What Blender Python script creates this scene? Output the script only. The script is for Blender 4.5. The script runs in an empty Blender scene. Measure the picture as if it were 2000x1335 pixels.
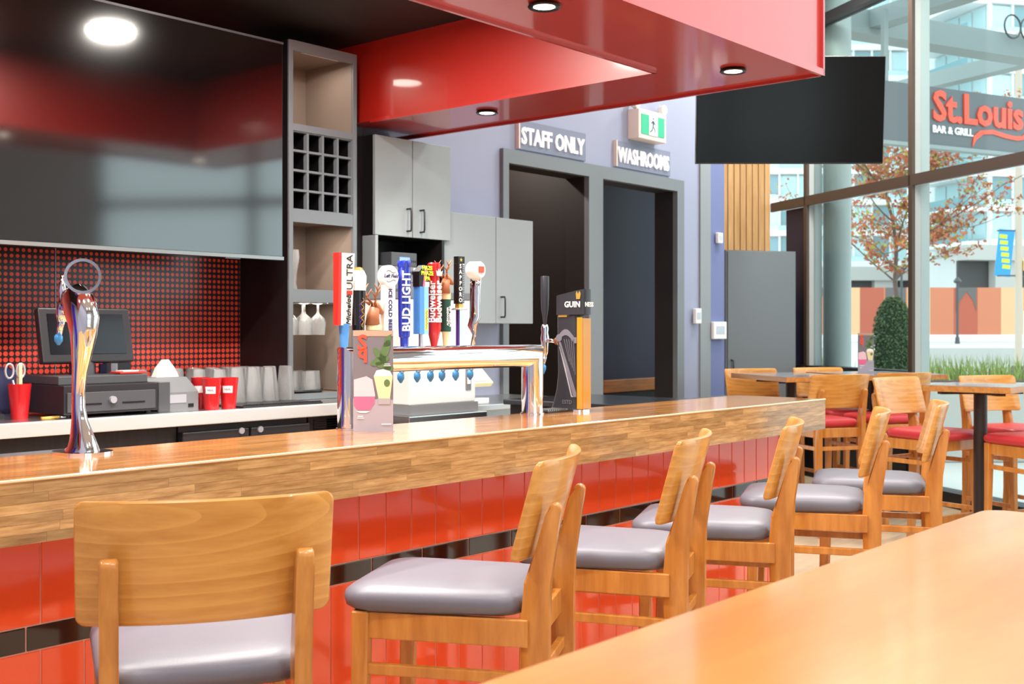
import bpy, bmesh, math, random
from mathutils import Vector, Matrix
random.seed(7)
R = math.radians
C = bpy.context.scene.collection
sc = bpy.context.scene

# ------------------------------------------------------------------ camera, sky, exposure
cam_d = bpy.data.cameras.new('camera'); cam = bpy.data.objects.new('camera', cam_d); C.objects.link(cam)
cam.location = (0, 0, 1.37); cam.rotation_euler = (R(90), 0, R(-49.3))
cam_d.sensor_width = 36; cam_d.lens = 36*2254/2000; cam_d.shift_y = -22.5/2000
cam_d.clip_start = .05; cam_d.clip_end = 600
cam_d.dof.use_dof = True; cam_d.dof.focus_distance = 3.2; cam_d.dof.aperture_fstop = 8.0
sc.camera = cam
w = bpy.data.worlds.new('sky'); sc.world = w; w.use_nodes = True
bg = w.node_tree.nodes['Background']; bg.inputs['Color'].default_value = (.84, .93, 1, 1); bg.inputs['Strength'].default_value = 2.1
sc.cycles.transparent_max_bounces = 32
sc.view_settings.view_transform = 'Standard'; sc.view_settings.look = 'None'
sc.view_settings.gamma = 1; sc.view_settings.use_curve_mapping = False; sc.view_settings.exposure = 0.32
ROOM_FILL = 50      # watts of each fill lamp added over the dining room
DOWNLIGHT = 13      # watts of each recessed spot in the bulkhead

# ------------------------------------------------------------------ helpers
def lin(c):
    if isinstance(c, str):
        c = [int(c[i:i+2], 16)/255 for i in (0, 2, 4)]
    return tuple(x/12.92 if x <= .04045 else ((x+.055)/1.055)**2.4 for x in c) + (1,)

MATS = {}
def mat(name, col, rough=.5, metal=0, emit=None, estr=1, spec=.5, coat=0, alpha=1, trans=0, bump=None):
    m = bpy.data.materials.new(name); m.use_nodes = True
    b = m.node_tree.nodes['Principled BSDF']
    b.inputs['Base Color'].default_value = lin(col)
    b.inputs['Roughness'].default_value = rough; b.inputs['Metallic'].default_value = metal
    b.inputs['Specular IOR Level'].default_value = spec
    b.inputs['Coat Weight'].default_value = coat; b.inputs['Coat Roughness'].default_value = .08
    b.inputs['Transmission Weight'].default_value = trans
    if emit:
        b.inputs['Emission Color'].default_value = lin(emit); b.inputs['Emission Strength'].default_value = estr
    if bump:
        nt = m.node_tree; n = nt.nodes.new('ShaderNodeTexNoise'); n.inputs['Scale'].default_value = bump[0]; n.inputs['Detail'].default_value = 4
        bp = nt.nodes.new('ShaderNodeBump'); bp.inputs['Strength'].default_value = bump[1]; bp.inputs['Distance'].default_value = .01
        tc = nt.nodes.new('ShaderNodeTexCoord'); nt.links.new(tc.outputs['Object'], n.inputs['Vector'])
        nt.links.new(n.outputs['Fac'], bp.inputs['Height']); nt.links.new(bp.outputs['Normal'], b.inputs['Normal'])
    MATS[name] = m
    return m

def wood(name, c1, c2, rough=.35, scale=(3, 40, 40), coat=.2, vary=0.0, wave=0):
    m = bpy.data.materials.new(name); m.use_nodes = True; nt = m.node_tree; L = nt.links.new
    b = nt.nodes['Principled BSDF']; b.inputs['Roughness'].default_value = rough
    b.inputs['Coat Weight'].default_value = coat; b.inputs['Coat Roughness'].default_value = .12
    tc = nt.nodes.new('ShaderNodeTexCoord'); mp = nt.nodes.new('ShaderNodeMapping'); mp.inputs['Scale'].default_value = scale
    oi = nt.nodes.new('ShaderNodeObjectInfo')
    ad = nt.nodes.new('ShaderNodeVectorMath'); ad.operation = 'ADD'
    sc3 = nt.nodes.new('ShaderNodeVectorMath'); sc3.operation = 'SCALE'; sc3.inputs['Scale'].default_value = 7
    L(oi.outputs['Location'], sc3.inputs[0]); L(tc.outputs['Object'], ad.inputs[0]); L(sc3.outputs[0], ad.inputs[1])
    L(ad.outputs[0], mp.inputs['Vector'])
    n = nt.nodes.new('ShaderNodeTexNoise'); n.inputs['Scale'].default_value = 1; n.inputs['Detail'].default_value = 5; n.inputs['Roughness'].default_value = .6
    L(mp.outputs[0], n.inputs['Vector'])
    cr = nt.nodes.new('ShaderNodeValToRGB'); cr.color_ramp.elements[0].position = .32; cr.color_ramp.elements[1].position = .68
    cr.color_ramp.elements[0].color = lin(c2); cr.color_ramp.elements[1].color = lin(c1)
    src = n.outputs['Fac']
    if wave:
        wv = nt.nodes.new('ShaderNodeTexWave'); wv.wave_type = 'RINGS'; wv.rings_direction = 'Y'; wv.wave_profile = 'SAW'
        wv.inputs['Scale'].default_value = wave; wv.inputs['Distortion'].default_value = 1.6; wv.inputs['Detail'].default_value = 2
        wv.inputs['Detail Scale'].default_value = 1.2
        mp2 = nt.nodes.new('ShaderNodeMapping'); mp2.vector_type = 'POINT'; mp2.inputs['Location'].default_value = (.16, 0, -6.3); mp2.inputs['Scale'].default_value = (1.25, .1, 6)
        L(tc.outputs['Object'], mp2.inputs['Vector']); L(mp2.outputs[0], wv.inputs['Vector'])
        pw = nt.nodes.new('ShaderNodeMath'); pw.operation = 'POWER'; pw.inputs[1].default_value = 5; L(wv.outputs['Fac'], pw.inputs[0])
        ml = nt.nodes.new('ShaderNodeMath'); ml.operation = 'MULTIPLY_ADD'; ml.inputs[1].default_value = .3; L(pw.outputs[0], ml.inputs[0])
        L(n.outputs['Fac'], ml.inputs[2]); src = ml.outputs[0]
    L(src, cr.inputs['Fac'])
    out = cr.outputs['Color']
    if vary:
        hs = nt.nodes.new('ShaderNodeHueSaturation'); mr = nt.nodes.new('ShaderNodeMapRange')
        mr.inputs['To Min'].default_value = 1-vary; mr.inputs['To Max'].default_value = 1+vary*.8
        L(oi.outputs['Random'], mr.inputs['Value']); L(mr.outputs['Result'], hs.inputs['Value']); L(out, hs.inputs['Color']); out = hs.outputs['Color']
    L(out, b.inputs['Base Color'])
    MATS[name] = m
    return m

def thin_glass(name, tint='ffffff', refl=.12, rough=0.0, haze=0):
    m = bpy.data.materials.new(name); m.use_nodes = True; nt = m.node_tree; L = nt.links.new
    for n in list(nt.nodes):
        if n.type == 'BSDF_PRINCIPLED': nt.nodes.remove(n)
    out = [n for n in nt.nodes if n.type == 'OUTPUT_MATERIAL'][0]
    t = nt.nodes.new('ShaderNodeBsdfTransparent'); t.inputs['Color'].default_value = lin(tint)
    g = nt.nodes.new('ShaderNodeBsdfGlossy'); g.inputs['Roughness'].default_value = rough
    lw = nt.nodes.new('ShaderNodeLayerWeight'); lw.inputs['Blend'].default_value = refl
    mx = nt.nodes.new('ShaderNodeMixShader')
    L(lw.outputs['Fresnel'], mx.inputs['Fac']); L(t.outputs[0], mx.inputs[1]); L(g.outputs[0], mx.inputs[2]); top = mx.outputs[0]
    if haze:
        df = nt.nodes.new('ShaderNodeBsdfDiffuse'); df.inputs['Color'].default_value = (.9, .92, .92, 1)
        m2 = nt.nodes.new('ShaderNodeMixShader'); m2.inputs['Fac'].default_value = haze; L(top, m2.inputs[1]); L(df.outputs[0], m2.inputs[2]); top = m2.outputs[0]
    L(top, out.inputs['Surface'])
    MATS[name] = m
    return m

def dots_mat():
    m = bpy.data.materials.new('dot_wallpaper'); m.use_nodes = True; nt = m.node_tree; L = nt.links.new
    b = nt.nodes['Principled BSDF']; b.inputs['Roughness'].default_value = .22
    tc = nt.nodes.new('ShaderNodeTexCoord'); sx = nt.nodes.new('ShaderNodeSeparateXYZ'); L(tc.outputs['Object'], sx.inputs[0])
    def M(op, a, bb=None):
        n = nt.nodes.new('ShaderNodeMath'); n.operation = op
        for i, v in enumerate((a, bb)):
            if v is None: continue
            if isinstance(v, (int, float)): n.inputs[i].default_value = v
            else: L(v, n.inputs[i])
        return n.outputs[0]
    P = .0262
    fx = M('SUBTRACT', M('FRACT', M('DIVIDE', sx.outputs['X'], P)), .5)
    fz = M('SUBTRACT', M('FRACT', M('DIVIDE', sx.outputs['Z'], P)), .5)
    d = M('SQRT', M('ADD', M('MULTIPLY', fx, fx), M('MULTIPLY', fz, fz)))
    mr = nt.nodes.new('ShaderNodeMapRange'); L(sx.outputs['Z'], mr.inputs['Value'])
    mr.inputs['From Min'].default_value = 1.0; mr.inputs['From Max'].default_value = 1.9; mr.inputs['To Min'].default_value = .455; mr.inputs['To Max'].default_value = .27
    f = M('LESS_THAN', d, mr.outputs['Result'])
    mx = nt.nodes.new('ShaderNodeMix'); mx.data_type = 'RGBA'; L(f, mx.inputs['Factor'])
    mx.inputs['A'].default_value = lin('332c2b'); mx.inputs['B'].default_value = lin('fa5644')
    L(mx.outputs['Result'], b.inputs['Base Color'])
    MATS['dots'] = m
    return m

def new_mesh(name, bm):
    me = bpy.data.meshes.new(name); bm.to_mesh(me); bm.free(); return me

class MB:
    """collects shapes in one bmesh"""
    def __init__(s): s.bm = bmesh.new()
    def box(s, c, d, rz=0, bev=0, rot=None):
        r = bmesh.ops.create_cube(s.bm, size=1); vs = r['verts']
        M = Matrix.Translation(c) @ (rot if rot else Matrix.Rotation(rz, 4, 'Z')) @ Matrix.Diagonal((d[0], d[1], d[2], 1))
        bmesh.ops.transform(s.bm, matrix=M, verts=vs)
        if bev:
            es = list({e for v in vs for e in v.link_edges})
            bmesh.ops.bevel(s.bm, geom=es, offset=bev, segments=2, profile=.5, affect='EDGES')
        return s
    def b2(s, x0, x1, y0, y1, z0, z1, bev=0):
        return s.box(((x0+x1)/2, (y0+y1)/2, (z0+z1)/2), (x1-x0, y1-y0, z1-z0), bev=bev)
    def loft(s, rings, cap=True, closed=False):
        rv = [[s.bm.verts.new(p) for p in r] for r in rings]; n = len(rings[0])
        seq = list(zip(rv, rv[1:])) + ([(rv[-1], rv[0])] if closed else [])
        for a, b in seq:
            for i in range(n):
                j = (i+1) % n
                try: s.bm.faces.new((a[i], a[j], b[j], b[i]))
                except ValueError: pass
        if cap and not closed:
            s.bm.faces.new(rv[0][::-1]); s.bm.faces.new(rv[-1])
        return s
    def lathe(s, prof, c=(0, 0, 0), n=20, axis='Z', cap=True):
        rings = []
        for r, h in prof:
            ring = []
            for i in range(n):
                a = 2*math.pi*i/n; x, y = r*math.cos(a), r*math.sin(a)
                p = {'Z': (x, y, h), 'Y': (x, h, -y), 'X': (h, x, y)}[axis]
                ring.append((c[0]+p[0], c[1]+p[1], c[2]+p[2]))
            rings.append(ring)
        return s.loft(rings, cap)
    def tube(s, pts, r, n=12, cap=True, closed=False, flat=1.0):
        pts = [Vector(p) for p in pts]; rr = r if isinstance(r, (list, tuple)) else [r]*len(pts)
        rings = []; up = None; N = len(pts)
        for i, p in enumerate(pts):
            if closed: t = (pts[(i+1) % N]-p).normalized()+(p-pts[i-1]).normalized()
            else:
                a = (pts[i]-pts[i-1]).normalized() if i else (pts[1]-pts[0]).normalized()
                b = (pts[i+1]-pts[i]).normalized() if i < N-1 else a
                t = a+b
            t.normalize()
            if up is None:
                up = Vector((0, 0, 1)) if abs(t.z) < .9 else Vector((0, 1, 0))
            u = (up-t*up.dot(t)).normalized(); v = t.cross(u); up = u
            k = 1.0
            if 0 < i < N-1 and not closed:
                cs = max(.3, math.sqrt(max(0.0, (1+a.dot(b))/2)))
                bis = (b-a)
                if bis.length > 1e-4:
                    bis.normalize()
                    ring = []
                    for q in range(n):
                        an = 2*math.pi*q/n; d = u*math.cos(an)*rr[i]+v*math.sin(an)*rr[i]*flat
                        d += bis*d.dot(bis)*(1/cs-1); ring.append(p+d)
                    rings.append(ring); continue
            rings.append([p+u*math.cos(2*math.pi*q/n)*rr[i]+v*math.sin(2*math.pi*q/n)*rr[i]*flat for q in range(n)])
        return s.loft(rings, cap, closed)
    def prism(s, poly, thick, M=None):
        """polygon in local XY extruded along +Z by thick, then transformed by M"""
        M = M or Matrix()
        a = [s.bm.verts.new(M @ Vector((x, y, 0))) for x, y in poly]; b = [s.bm.verts.new(M @ Vector((x, y, thick))) for x, y in poly]
        s.bm.faces.new(a[::-1]); s.bm.faces.new(b); n = len(poly)
        for i in range(n): s.bm.faces.new((a[i], a[(i+1) % n], b[(i+1) % n], b[i]))
        return s
    def mesh(s, name, m, smooth=False):
        bmesh.ops.recalc_face_normals(s.bm, faces=s.bm.faces[:])
        me = new_mesh(name, s.bm); me.materials.append(MATS[m] if isinstance(m, str) else m)
        if smooth:
            me.shade_smooth()
            if smooth is not True: me.set_sharp_from_angle(angle=R(smooth))
        return me
    def build(s, name, m, parent=None, smooth=False, loc=(0, 0, 0), rot=(0, 0, 0)):
        return put(name, s.mesh(name, m, smooth), parent, loc, rot)

def put(name, me, parent=None, loc=(0, 0, 0), rot=(0, 0, 0)):
    o = bpy.data.objects.new(name, me); C.objects.link(o); o.parent = parent; o.location = loc; o.rotation_euler = rot
    return o
def tag(o, label=None, cat=None, group=None, kind=None):
    if label: o['label'] = label
    if cat: o['category'] = cat
    if group: o['group'] = group
    if kind: o['kind'] = kind
    return o
def thing(name, label, cat, loc=(0, 0, 0), rz=0, group=None):
    return tag(put(name, None, None, loc, (0, 0, rz)), label, cat, group)
def struct(mb, name, m, smooth=False):
    return tag(mb.build(name, m, None, smooth), kind='structure')
def copy_tree(o, parent=None):
    c = o.copy(); C.objects.link(c); c.parent = parent
    for ch in [x for x in o.children]: copy_tree(ch, c)
    return c
def text(s, size, m, parent, loc, rot, name='lettering', ext=.001, bold=0, align='CENTER', sx=1, shear=0, spacing=1):
    cu = bpy.data.curves.new('t', 'FONT'); cu.body = s; cu.size = size; cu.extrude = ext; cu.offset = bold
    cu.align_x = align; cu.align_y = 'CENTER'; cu.resolution_u = 2; cu.shear = shear; cu.space_character = spacing
    ob = bpy.data.objects.new('t', cu); C.objects.link(ob); bpy.context.view_layer.update()
    me = bpy.data.meshes.new_from_object(ob.evaluated_get(bpy.context.evaluated_depsgraph_get()))
    bpy.data.objects.remove(ob); bpy.data.curves.remove(cu)
    me.materials.clear(); me.materials.append(MATS[m]); me.name = name
    o = put(name, me, parent, loc, rot); o.scale = (sx, 1, 1)
    return o
FACE_Y = (R(90), 0, 0)          # text that faces -Y
FACE_X = (R(90), 0, R(-90))     # text that faces -X
def lamp(name, kind, loc, energy, color, size=.1, rot=(0, 0, 0), parent=None, **kw):
    d = bpy.data.lights.new(name, kind); d.energy = energy; d.color = color
    if kind == 'AREA': d.shape = 'DISK'; d.size = size
    else: d.shadow_soft_size = size
    for k, v in kw.items(): setattr(d, k, v)
    return put(name, d, parent, loc, rot)
def scribble(parent, m, M, L, n=5, a=.004, r=.0006, name='print_stroke'):
    MB().tube([M @ Vector((-L/2+L*q/(n*6), a*math.sin(q*1.05)*(1 if (q//6) % 2 else .6), 0)) for q in range(n*6+1)], r, 5).build(name, m, parent)
def rrect(w, d, r, n=4, cx=0, cy=0):
    pts = []
    for qx, qy, a0 in ((1, 1, 0), (-1, 1, 90), (-1, -1, 180), (1, -1, 270)):
        for i in range(n+1):
            a = R(a0+90*i/n); pts.append((cx+qx*(w/2-r)+r*math.cos(a), cy+qy*(d/2-r)+r*math.sin(a)))
    return pts
# axes of the glazed front and of the street: W1 runs along the glass, W2 points out of it
W1 = Vector((.5306, .8474, 0)); W2 = Vector((.8475, -.5306, 0)); RZW = math.atan2(W2.y, W2.x)
def street(r, f, z): return Vector((.652*r+.758*f, -.758*r+.652*f, z))     # r across the street, f away down the street
RZS = R(-49.3)

# ------------------------------------------------------------------ materials
mat('red_tile', 'fe5f34', .08, coat=.4); mat('black_tile', '2b1511', .07, coat=.4); mat('grout', 'dda292', .8)
mat('bulkhead_red', 'ba2215', .42, spec=1.0, coat=1); mat('black_ceiling', '1d1514', .6); mat('white_ceiling', 'd8d6d2', .8)
mat('blue_wall', '9aa0b8', .6, bump=(60, .04)); mat('navy', '24203a', .55); mat('reflector_purple', '4a2bd0', .5)
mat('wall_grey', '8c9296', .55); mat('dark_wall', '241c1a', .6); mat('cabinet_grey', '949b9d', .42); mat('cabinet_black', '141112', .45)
mat('tower_grey', '6d7378', .4); mat('tower_in', '84766b', .45); mat('door_grey', '757b80', .45)
mat('steel', 'd6d8d8', .28, 1); mat('steel_dull', 'a9abaa', .4, 1); mat('chrome', 'f2f2f4', .05, 1); mat('steel_brown', 'b39a88', .45, .2)
mat('white_panel', 'eeeeea', .3, .25); mat('counter_edge', 'dfe3e2', .35, .5)
mat('black_plastic', '26262a', .35); mat('black_gloss', '08080a', .03, spec=.9); mat('grey_plastic', '75787b', .4); mat('dark_grey', '4a4c50', .4)
mat('screen', '131319', .12); mat('tv_screen', '050506', .09, spec=1.0, coat=1)
MATS['tv_screen'].node_tree.nodes['Principled BSDF'].inputs['IOR'].default_value = 1.65; mat('tv_grey', '0b0b0c', .16, spec=.3)
mat('cooler', '2c2c2f', .35); mat('white', 'f3f1ee', .4); mat('paper', 'f6f3ec', .7); mat('red', 'd8322a', .35); mat('cup_red', 'c01f24', .25, coat=.3)
mat('pale_blue', '8fd0ee', .4); mat('blue_plug', '3f8fd0', .4); mat('blue_gloss', '2438a8', .15, coat=.5); mat('mid_blue', '4f8fd2', .4); mat('light_blue', '86c3ea', .4)
mat('gold', 'd9b45a', .3, .6); mat('cream', 'e9d9a8', .4); mat('deer', 'a2623a', .55); mat('maroon', '8c2430', .4); mat('green', '1f4a3e', .35)
mat('ink', '241a5a', .5); mat('black', '0d0c0e', .4); mat('yellow', 'f0e04a', .5); mat('neon', 'd5f03c', .5); mat('pink', 'e56a92', .5); mat('pink_light', 'efc3cd', .5)
mat('orange_red', 'f0523c', .5); mat('amber', 'b9842a', .25, coat=.4); mat('copper', 'c88a58', .3, .8); mat('purple', '4b2a78', .4)
mat('guinness', '2b2c32', .38); mat('harp', '6c6a76', .4); mat('menu_grey', '77737b', .5); mat('menu_low', 'a8a2ae', .5); mat('leaf_print', '5d7a4c', .5); mat('wood_print', 'b79c88', .5)
mat('stool_grey', '6f6f7b', .42, bump=(300, .05)); mat('stool_red', 'c2333a', .42, bump=(300, .05)); mat('table_black', '2c2423', .45)
mat('exit_green', '2fae82', .5, emit='3fd0a0', estr=.12); mat('exit_white', 'f2fbf6', .4, emit='ffffff', estr=.15); mat('signal_housing', 'eadbd0', .45)
mat('lamp_glow', 'ffffff', .4, emit='fff2df', estr=9); mat('lens_ring', '2b2b2c', .25, .8)
mat('mullion_brown', '57483e', .45, .3); mat('mullion_grey', 'b7bdbb', .45); mat('mullion_dark', '2a2a2d', .4)
mat('sign_grey', '6b7074', .5); mat('sign_red', 'f25c44', .45, emit='f25c44', estr=.15); mat('letter_white', 'f7f7f7', .4, emit='ffffff', estr=.25)
mat('concrete', 'bdbbb6', .85, bump=(8, .15)); mat('pavement', 'cbc9c4', .9, bump=(3, .1)); mat('spandrel', 'eef0f0', .5); mat('glass_cyan', 'bfdde0', .15); mat('glass_deep', '7da3aa', .15)
mat('dark_open', '4d4a4a', .7); mat('hoard_orange', 'd08060', .7); mat('hoard_red', 'b9604a', .7); mat('hoard_tan', 'e2b78c', .7); mat('hoard_grey', '6c6866', .7)
mat('bush', '566a44', .8); mat('grass', '9aab62', .8); mat('bark', '6e5f57', .85); mat('bud', 'b8663f', .7); mat('bud_green', 'a9a04a', .7)
mat('banner_blue', '3a9be0', .5); mat('canopy_grey', '9aa5a4', .5); mat('lamp_yellow', 'f2c45a', .5, emit='ffd070', estr=.4)
mat('silver_print', 'b9bcc4', .3, .4); mat('tape_white', 'f5f5f5', .6); mat('violet_led', '5a3ad8', .3)
wood('stool_wood', 'd69246', 'b6702c', .3, (30, 30, 4), .3)
wood('back_wood', 'e0a252', 'c88638', .3, (4, 30, 40), .35, wave=2.2)
wood('table_wood', 'd8953f', 'cb812c', .3, (2, 12, 12), .8)
wood('table_edge', 'd09350', 'b57434', .4, (4, 40, 40), .2)
wood('bar_wood', 'c9a06c', '9a7046', .22, (10, 90, 90), .55, vary=.28)
wood('bar_top_wood', 'cf9656', 'a56a38', .16, (8, 90, 90), .7, vary=.2)
wood('slat_wood', 'dcb07a', 'c89860', .5, (40, 40, 3), 0, vary=.06)
wood('rail_wood', 'b9793c', '94582a', .4, (3, 40, 40), .2)
wood('floor_wood', 'd9c4a8', 'c8ae8e', .35, (2, 14, 14), .2)
wood('black_wood', '2a2625', '1b1817', .5, (40, 40, 3), 0)
thin_glass('glass'); thin_glass('pane', 'f2f8f6', .1); thin_glass('drink_glass', 'f8fafa', .3, .03, .16)
dots_mat()

# ------------------------------------------------------------------ setting: shell of the room
H = 4.75
poly_room = [(-1.6, 4.95), (8.3, 4.95), (8.4, 6.9), (10.46, 5.58), (4.7, -3.65), (-1.6, -3.65)]
def slab(name, z0, z1, m):
    mb = MB(); mb.prism(poly_room, z1-z0, Matrix.Translation((0, 0, z0))); return struct(mb, name, m)
slab('floor', -.12, 0, 'floor_wood'); slab('ceiling', H, H+.1, 'white_ceiling')
# back wall with the two openings to staff area and washrooms
mb = MB(); Y0, Y1 = 4.85, 5.0
for x0, x1, z0, z1 in ((-1.6, 5.563, 0, H), (5.563, 7.563, 2.447, H), (6.432, 6.581, 0, 2.447), (7.563, 8.294, 0, H)):
    mb.b2(x0, x1, Y0, Y1, z0, z1)
wall_back = struct(mb, 'wall_back', 'blue_wall')
wp = MB().b2(-1.6, 3.52, 4.838, 4.85, .95, 2.87).build('wallpaper', 'dots', wall_back); wp['label'] = 'grey wallpaper printed with rows of red dots'
MB().b2(2.5395, 2.5425, 4.834, 4.84, .95, 2.87).build('wallpaper_seam', 'silver_print', wall_back)
MB().b2(7.914, 8.069, 4.835, 4.85, 0, H).build('pilaster_strip', 'wall_grey', wall_back)
MB().b2(8.069, 8.294, 4.842, 4.85, 0, H).build('paint_strip', mat('blue_wall_deep', '6d76a4', .6), wall_back)
struct(MB().b2(7.66, 8.3, 4.815, 4.85, .76, .84), 'trim_1', 'door_grey')
t2 = MB()
for x0, x1, z0, z1 in ((5.52, 5.575, 0, 2.44), (5.52, 7.651, 2.44, 2.528), (6.425, 6.59, 0, 2.44), (7.555, 7.651, 0, 2.44)):
    t2.b2(x0, x1, 4.82, 4.862, z0, z1)
struct(t2, 'trim_2', 'door_grey')
t5 = MB()
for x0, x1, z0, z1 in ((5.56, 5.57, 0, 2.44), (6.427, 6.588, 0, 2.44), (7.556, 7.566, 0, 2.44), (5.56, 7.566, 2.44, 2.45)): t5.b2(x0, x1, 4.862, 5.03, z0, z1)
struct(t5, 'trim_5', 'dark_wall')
# passages behind the openings
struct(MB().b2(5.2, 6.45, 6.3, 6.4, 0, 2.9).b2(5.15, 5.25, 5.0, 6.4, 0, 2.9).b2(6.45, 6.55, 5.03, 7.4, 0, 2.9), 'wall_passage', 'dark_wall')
pl = MB().b2(5.26, 6.44, 6.28, 6.3, .85, 1.47).build('steel_wainscot', 'steel_brown', bpy.data.objects['wall_passage'])
MB().b2(5.26, 6.44, 6.25, 6.29, .8, .85).build('ledge', 'steel_dull', bpy.data.objects['wall_passage'])
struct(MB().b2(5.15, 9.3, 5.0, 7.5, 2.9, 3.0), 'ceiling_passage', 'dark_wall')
struct(MB().b2(5.15, 8.9, 5.0, 7.5, -.1, -.001), 'floor_passage', 'floor_wood')
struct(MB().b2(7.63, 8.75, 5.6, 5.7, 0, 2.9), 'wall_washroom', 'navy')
struct(MB().b2(7.6, 8.74, 5.55, 5.6, .86, .965, bev=.006), 'trim_3', 'rail_wood')
struct(MB().b2(7.64, 8.74, 5.585, 5.6, 0, .86), 'trim_4', 'black_wood')
t = thing('ceiling_or_fill_lamp', 'small round lamp on the dark ceiling of the staff passage', 'ceiling lamp', (5.95, 5.55, 2.9))
MB().lathe([(.09, 0), (.09, -.02), (.08, -.026)], n=24).build('housing', 'white', t, 40); MB().lathe([(.075, -.025), (.073, -.03)], n=24).build('lens', 'lamp_glow', t)
lamp('lamp_light', 'AREA', (0, 0, -.034), 14, (1, .9, .8), .14, parent=t)
# left and rear walls
wl_ = struct(MB().b2(-1.75, -1.6, -3.65, 4.95, 0, H), 'wall_left', 'blue_wall')
MB().b2(-1.6, -1.58, 3.6, 4.6, .3, 2.6).build('purple_reflector', 'reflector_purple', wl_)  # unseen panel added to give the chrome its purple reflections
mb = MB(); mb.b2(-1.6, 4.9, -3.75, -3.6, 0, .5).b2(-1.6, 4.9, -3.75, -3.6, 3.6, H)
for x in (-1.6, .3): mb.b2(x, x+.35, -3.75, -3.6, .5, 3.6)
mb.b2(2.2, 4.9, -3.75, -3.6, .5, 3.6)
struct(mb, 'wall_rear', 'wall_grey')
for i, x in enumerate((-1.25, .65)):
    o = struct(MB().b2(x, x+1.55, -3.69, -3.67, .5, 3.6), 'window_%d' % (20+i), 'pane')
    MB().b2(x, x+1.55, -3.72, -3.64, 2.2, 2.28).b2(x+.75, x+.8, -3.72, -3.64, .5, 3.6).build('window_frame', 'mullion_dark', o)
# slatted wall at the far end
A0 = Vector((10.46, 5.55, 0))
def wl(s, d, z): return A0-W2*s+W1*d+Vector((0, 0, z))     # s = along the slatted wall away from the glass
wf = tag(put('wall_far', None), kind='structure')
c = wl(1.25, .16, H/2); MB().box(c, (2.5, .2, H), rz=RZW).build('wall_board', 'black_wood', wf)
sm = MB().box((0, 0, 0), (.058, .03, 2.75), bev=.004).mesh('slat', 'slat_wood')
for i in range(20):
    p = wl(.045+.068*i, .045, 3.15-.03); put('slat', sm, wf, p, (0, 0, RZW))

# ------------------------------------------------------------------ glazed front, one window per bay
def on_glass(t, d, z): return A0-W1*t+W2*d+Vector((0, 0, z))      # t = metres along the glass from the slatted wall, d = outward
BAY = [0.0, .64, 2.23, 3.82, 5.41, 7.0, 8.59, 10.18, 10.8]
for i in range(6):
    t0, t1 = BAY[i], BAY[i+1]; n = t1-t0; mid = (t0+t1)/2
    wroot = tag(put('window_%d' % (i+1), None, None, on_glass(mid, 0, 0), (0, 0, RZW)), kind='structure')
    # local x = outward, local y = along W1
    sill = 1.04 if i < 2 else .12
    panes = [(sill, 2.55), (2.64, 4.21), (4.29, H)]
    if i == 0: panes = panes[1:]
    for z0, z1 in panes: MB().b2(.05, .062, -n/2+.03, n/2-.03, z0, z1).build('pane', 'pane', wroot)
    MB().b2(-.03, .0, -n/2, n/2, 2.55, 2.64).build('transom', 'mullion_brown', wroot)
    MB().b2(0.0, .13, -n/2, n/2, 2.57, 2.62).build('transom_sill', 'mullion_grey', wroot)
    MB().b2(-.03, .1, -n/2, n/2, 4.21, 4.29).build('transom', 'mullion_dark', wroot)
    MB().b2(-.03, .0, -n/2-.026, -n/2+.026, 0, H).build('mullion_face', 'mullion_brown', wroot)
    MB().b2(0.0, .14, -n/2-.024, -n/2+.024, 0, H).build('mullion', 'mullion_grey', wroot)
    MB().b2(-.05, .12, -n/2+.026, n/2-.026, 0 if i < 2 else 0, sill).build('kick_panel', 'cabinet_black', wroot)
    if i == 0:
        MB().b2(.03, .07, -.30, .12, .02, 2.55).build('door_leaf', 'navy', wroot)
        MB().b2(.05, .062, .12, .3, .1, 2.55).build('pane', 'pane', wroot)

c = on_glass(9.7, .06, H/2); struct(MB().box(c, (.12, 2.24, H), rz=RZW), 'wall_right', 'wall_grey')

# ------------------------------------------------------------------ red bulkhead over the bar
ZB, ZT = 2.46, 2.87
bk = tag(put('bulkhead', None), kind='structure')
MB().b2(-1.6, 4.56, 2.2, 2.7, ZB, ZT+.9).build('front_beam', 'bulkhead_red', bk)
MB().b2(4.07, 4.56, 2.7, 4.85, ZB, ZT+.9).build('side_beam', 'bulkhead_red', bk)
MB().b2(-1.6, 4.575, 2.185, 2.2, ZB-.012, ZB+.016).b2(4.56, 4.575, 2.185, 4.85, ZB-.012, ZB+.016).b2(4.56, 4.575, 2.185, 2.2, ZB-.012, ZT+.9).build('edge_trim', 'bulkhead_red', bk)
MB().b2(-1.6, 4.07, 2.7, 2.715, ZB-.012, ZB+.01).b2(4.055, 4.07, 2.7, 4.46, ZB-.012, ZB+.004).build('inner_edge_trim', 'bulkhead_red', bk)
struct(MB().b2(-1.6, 4.07, 2.7, 4.85, ZT, ZT+.05), 'ceiling_bar', 'black_ceiling')
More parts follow.
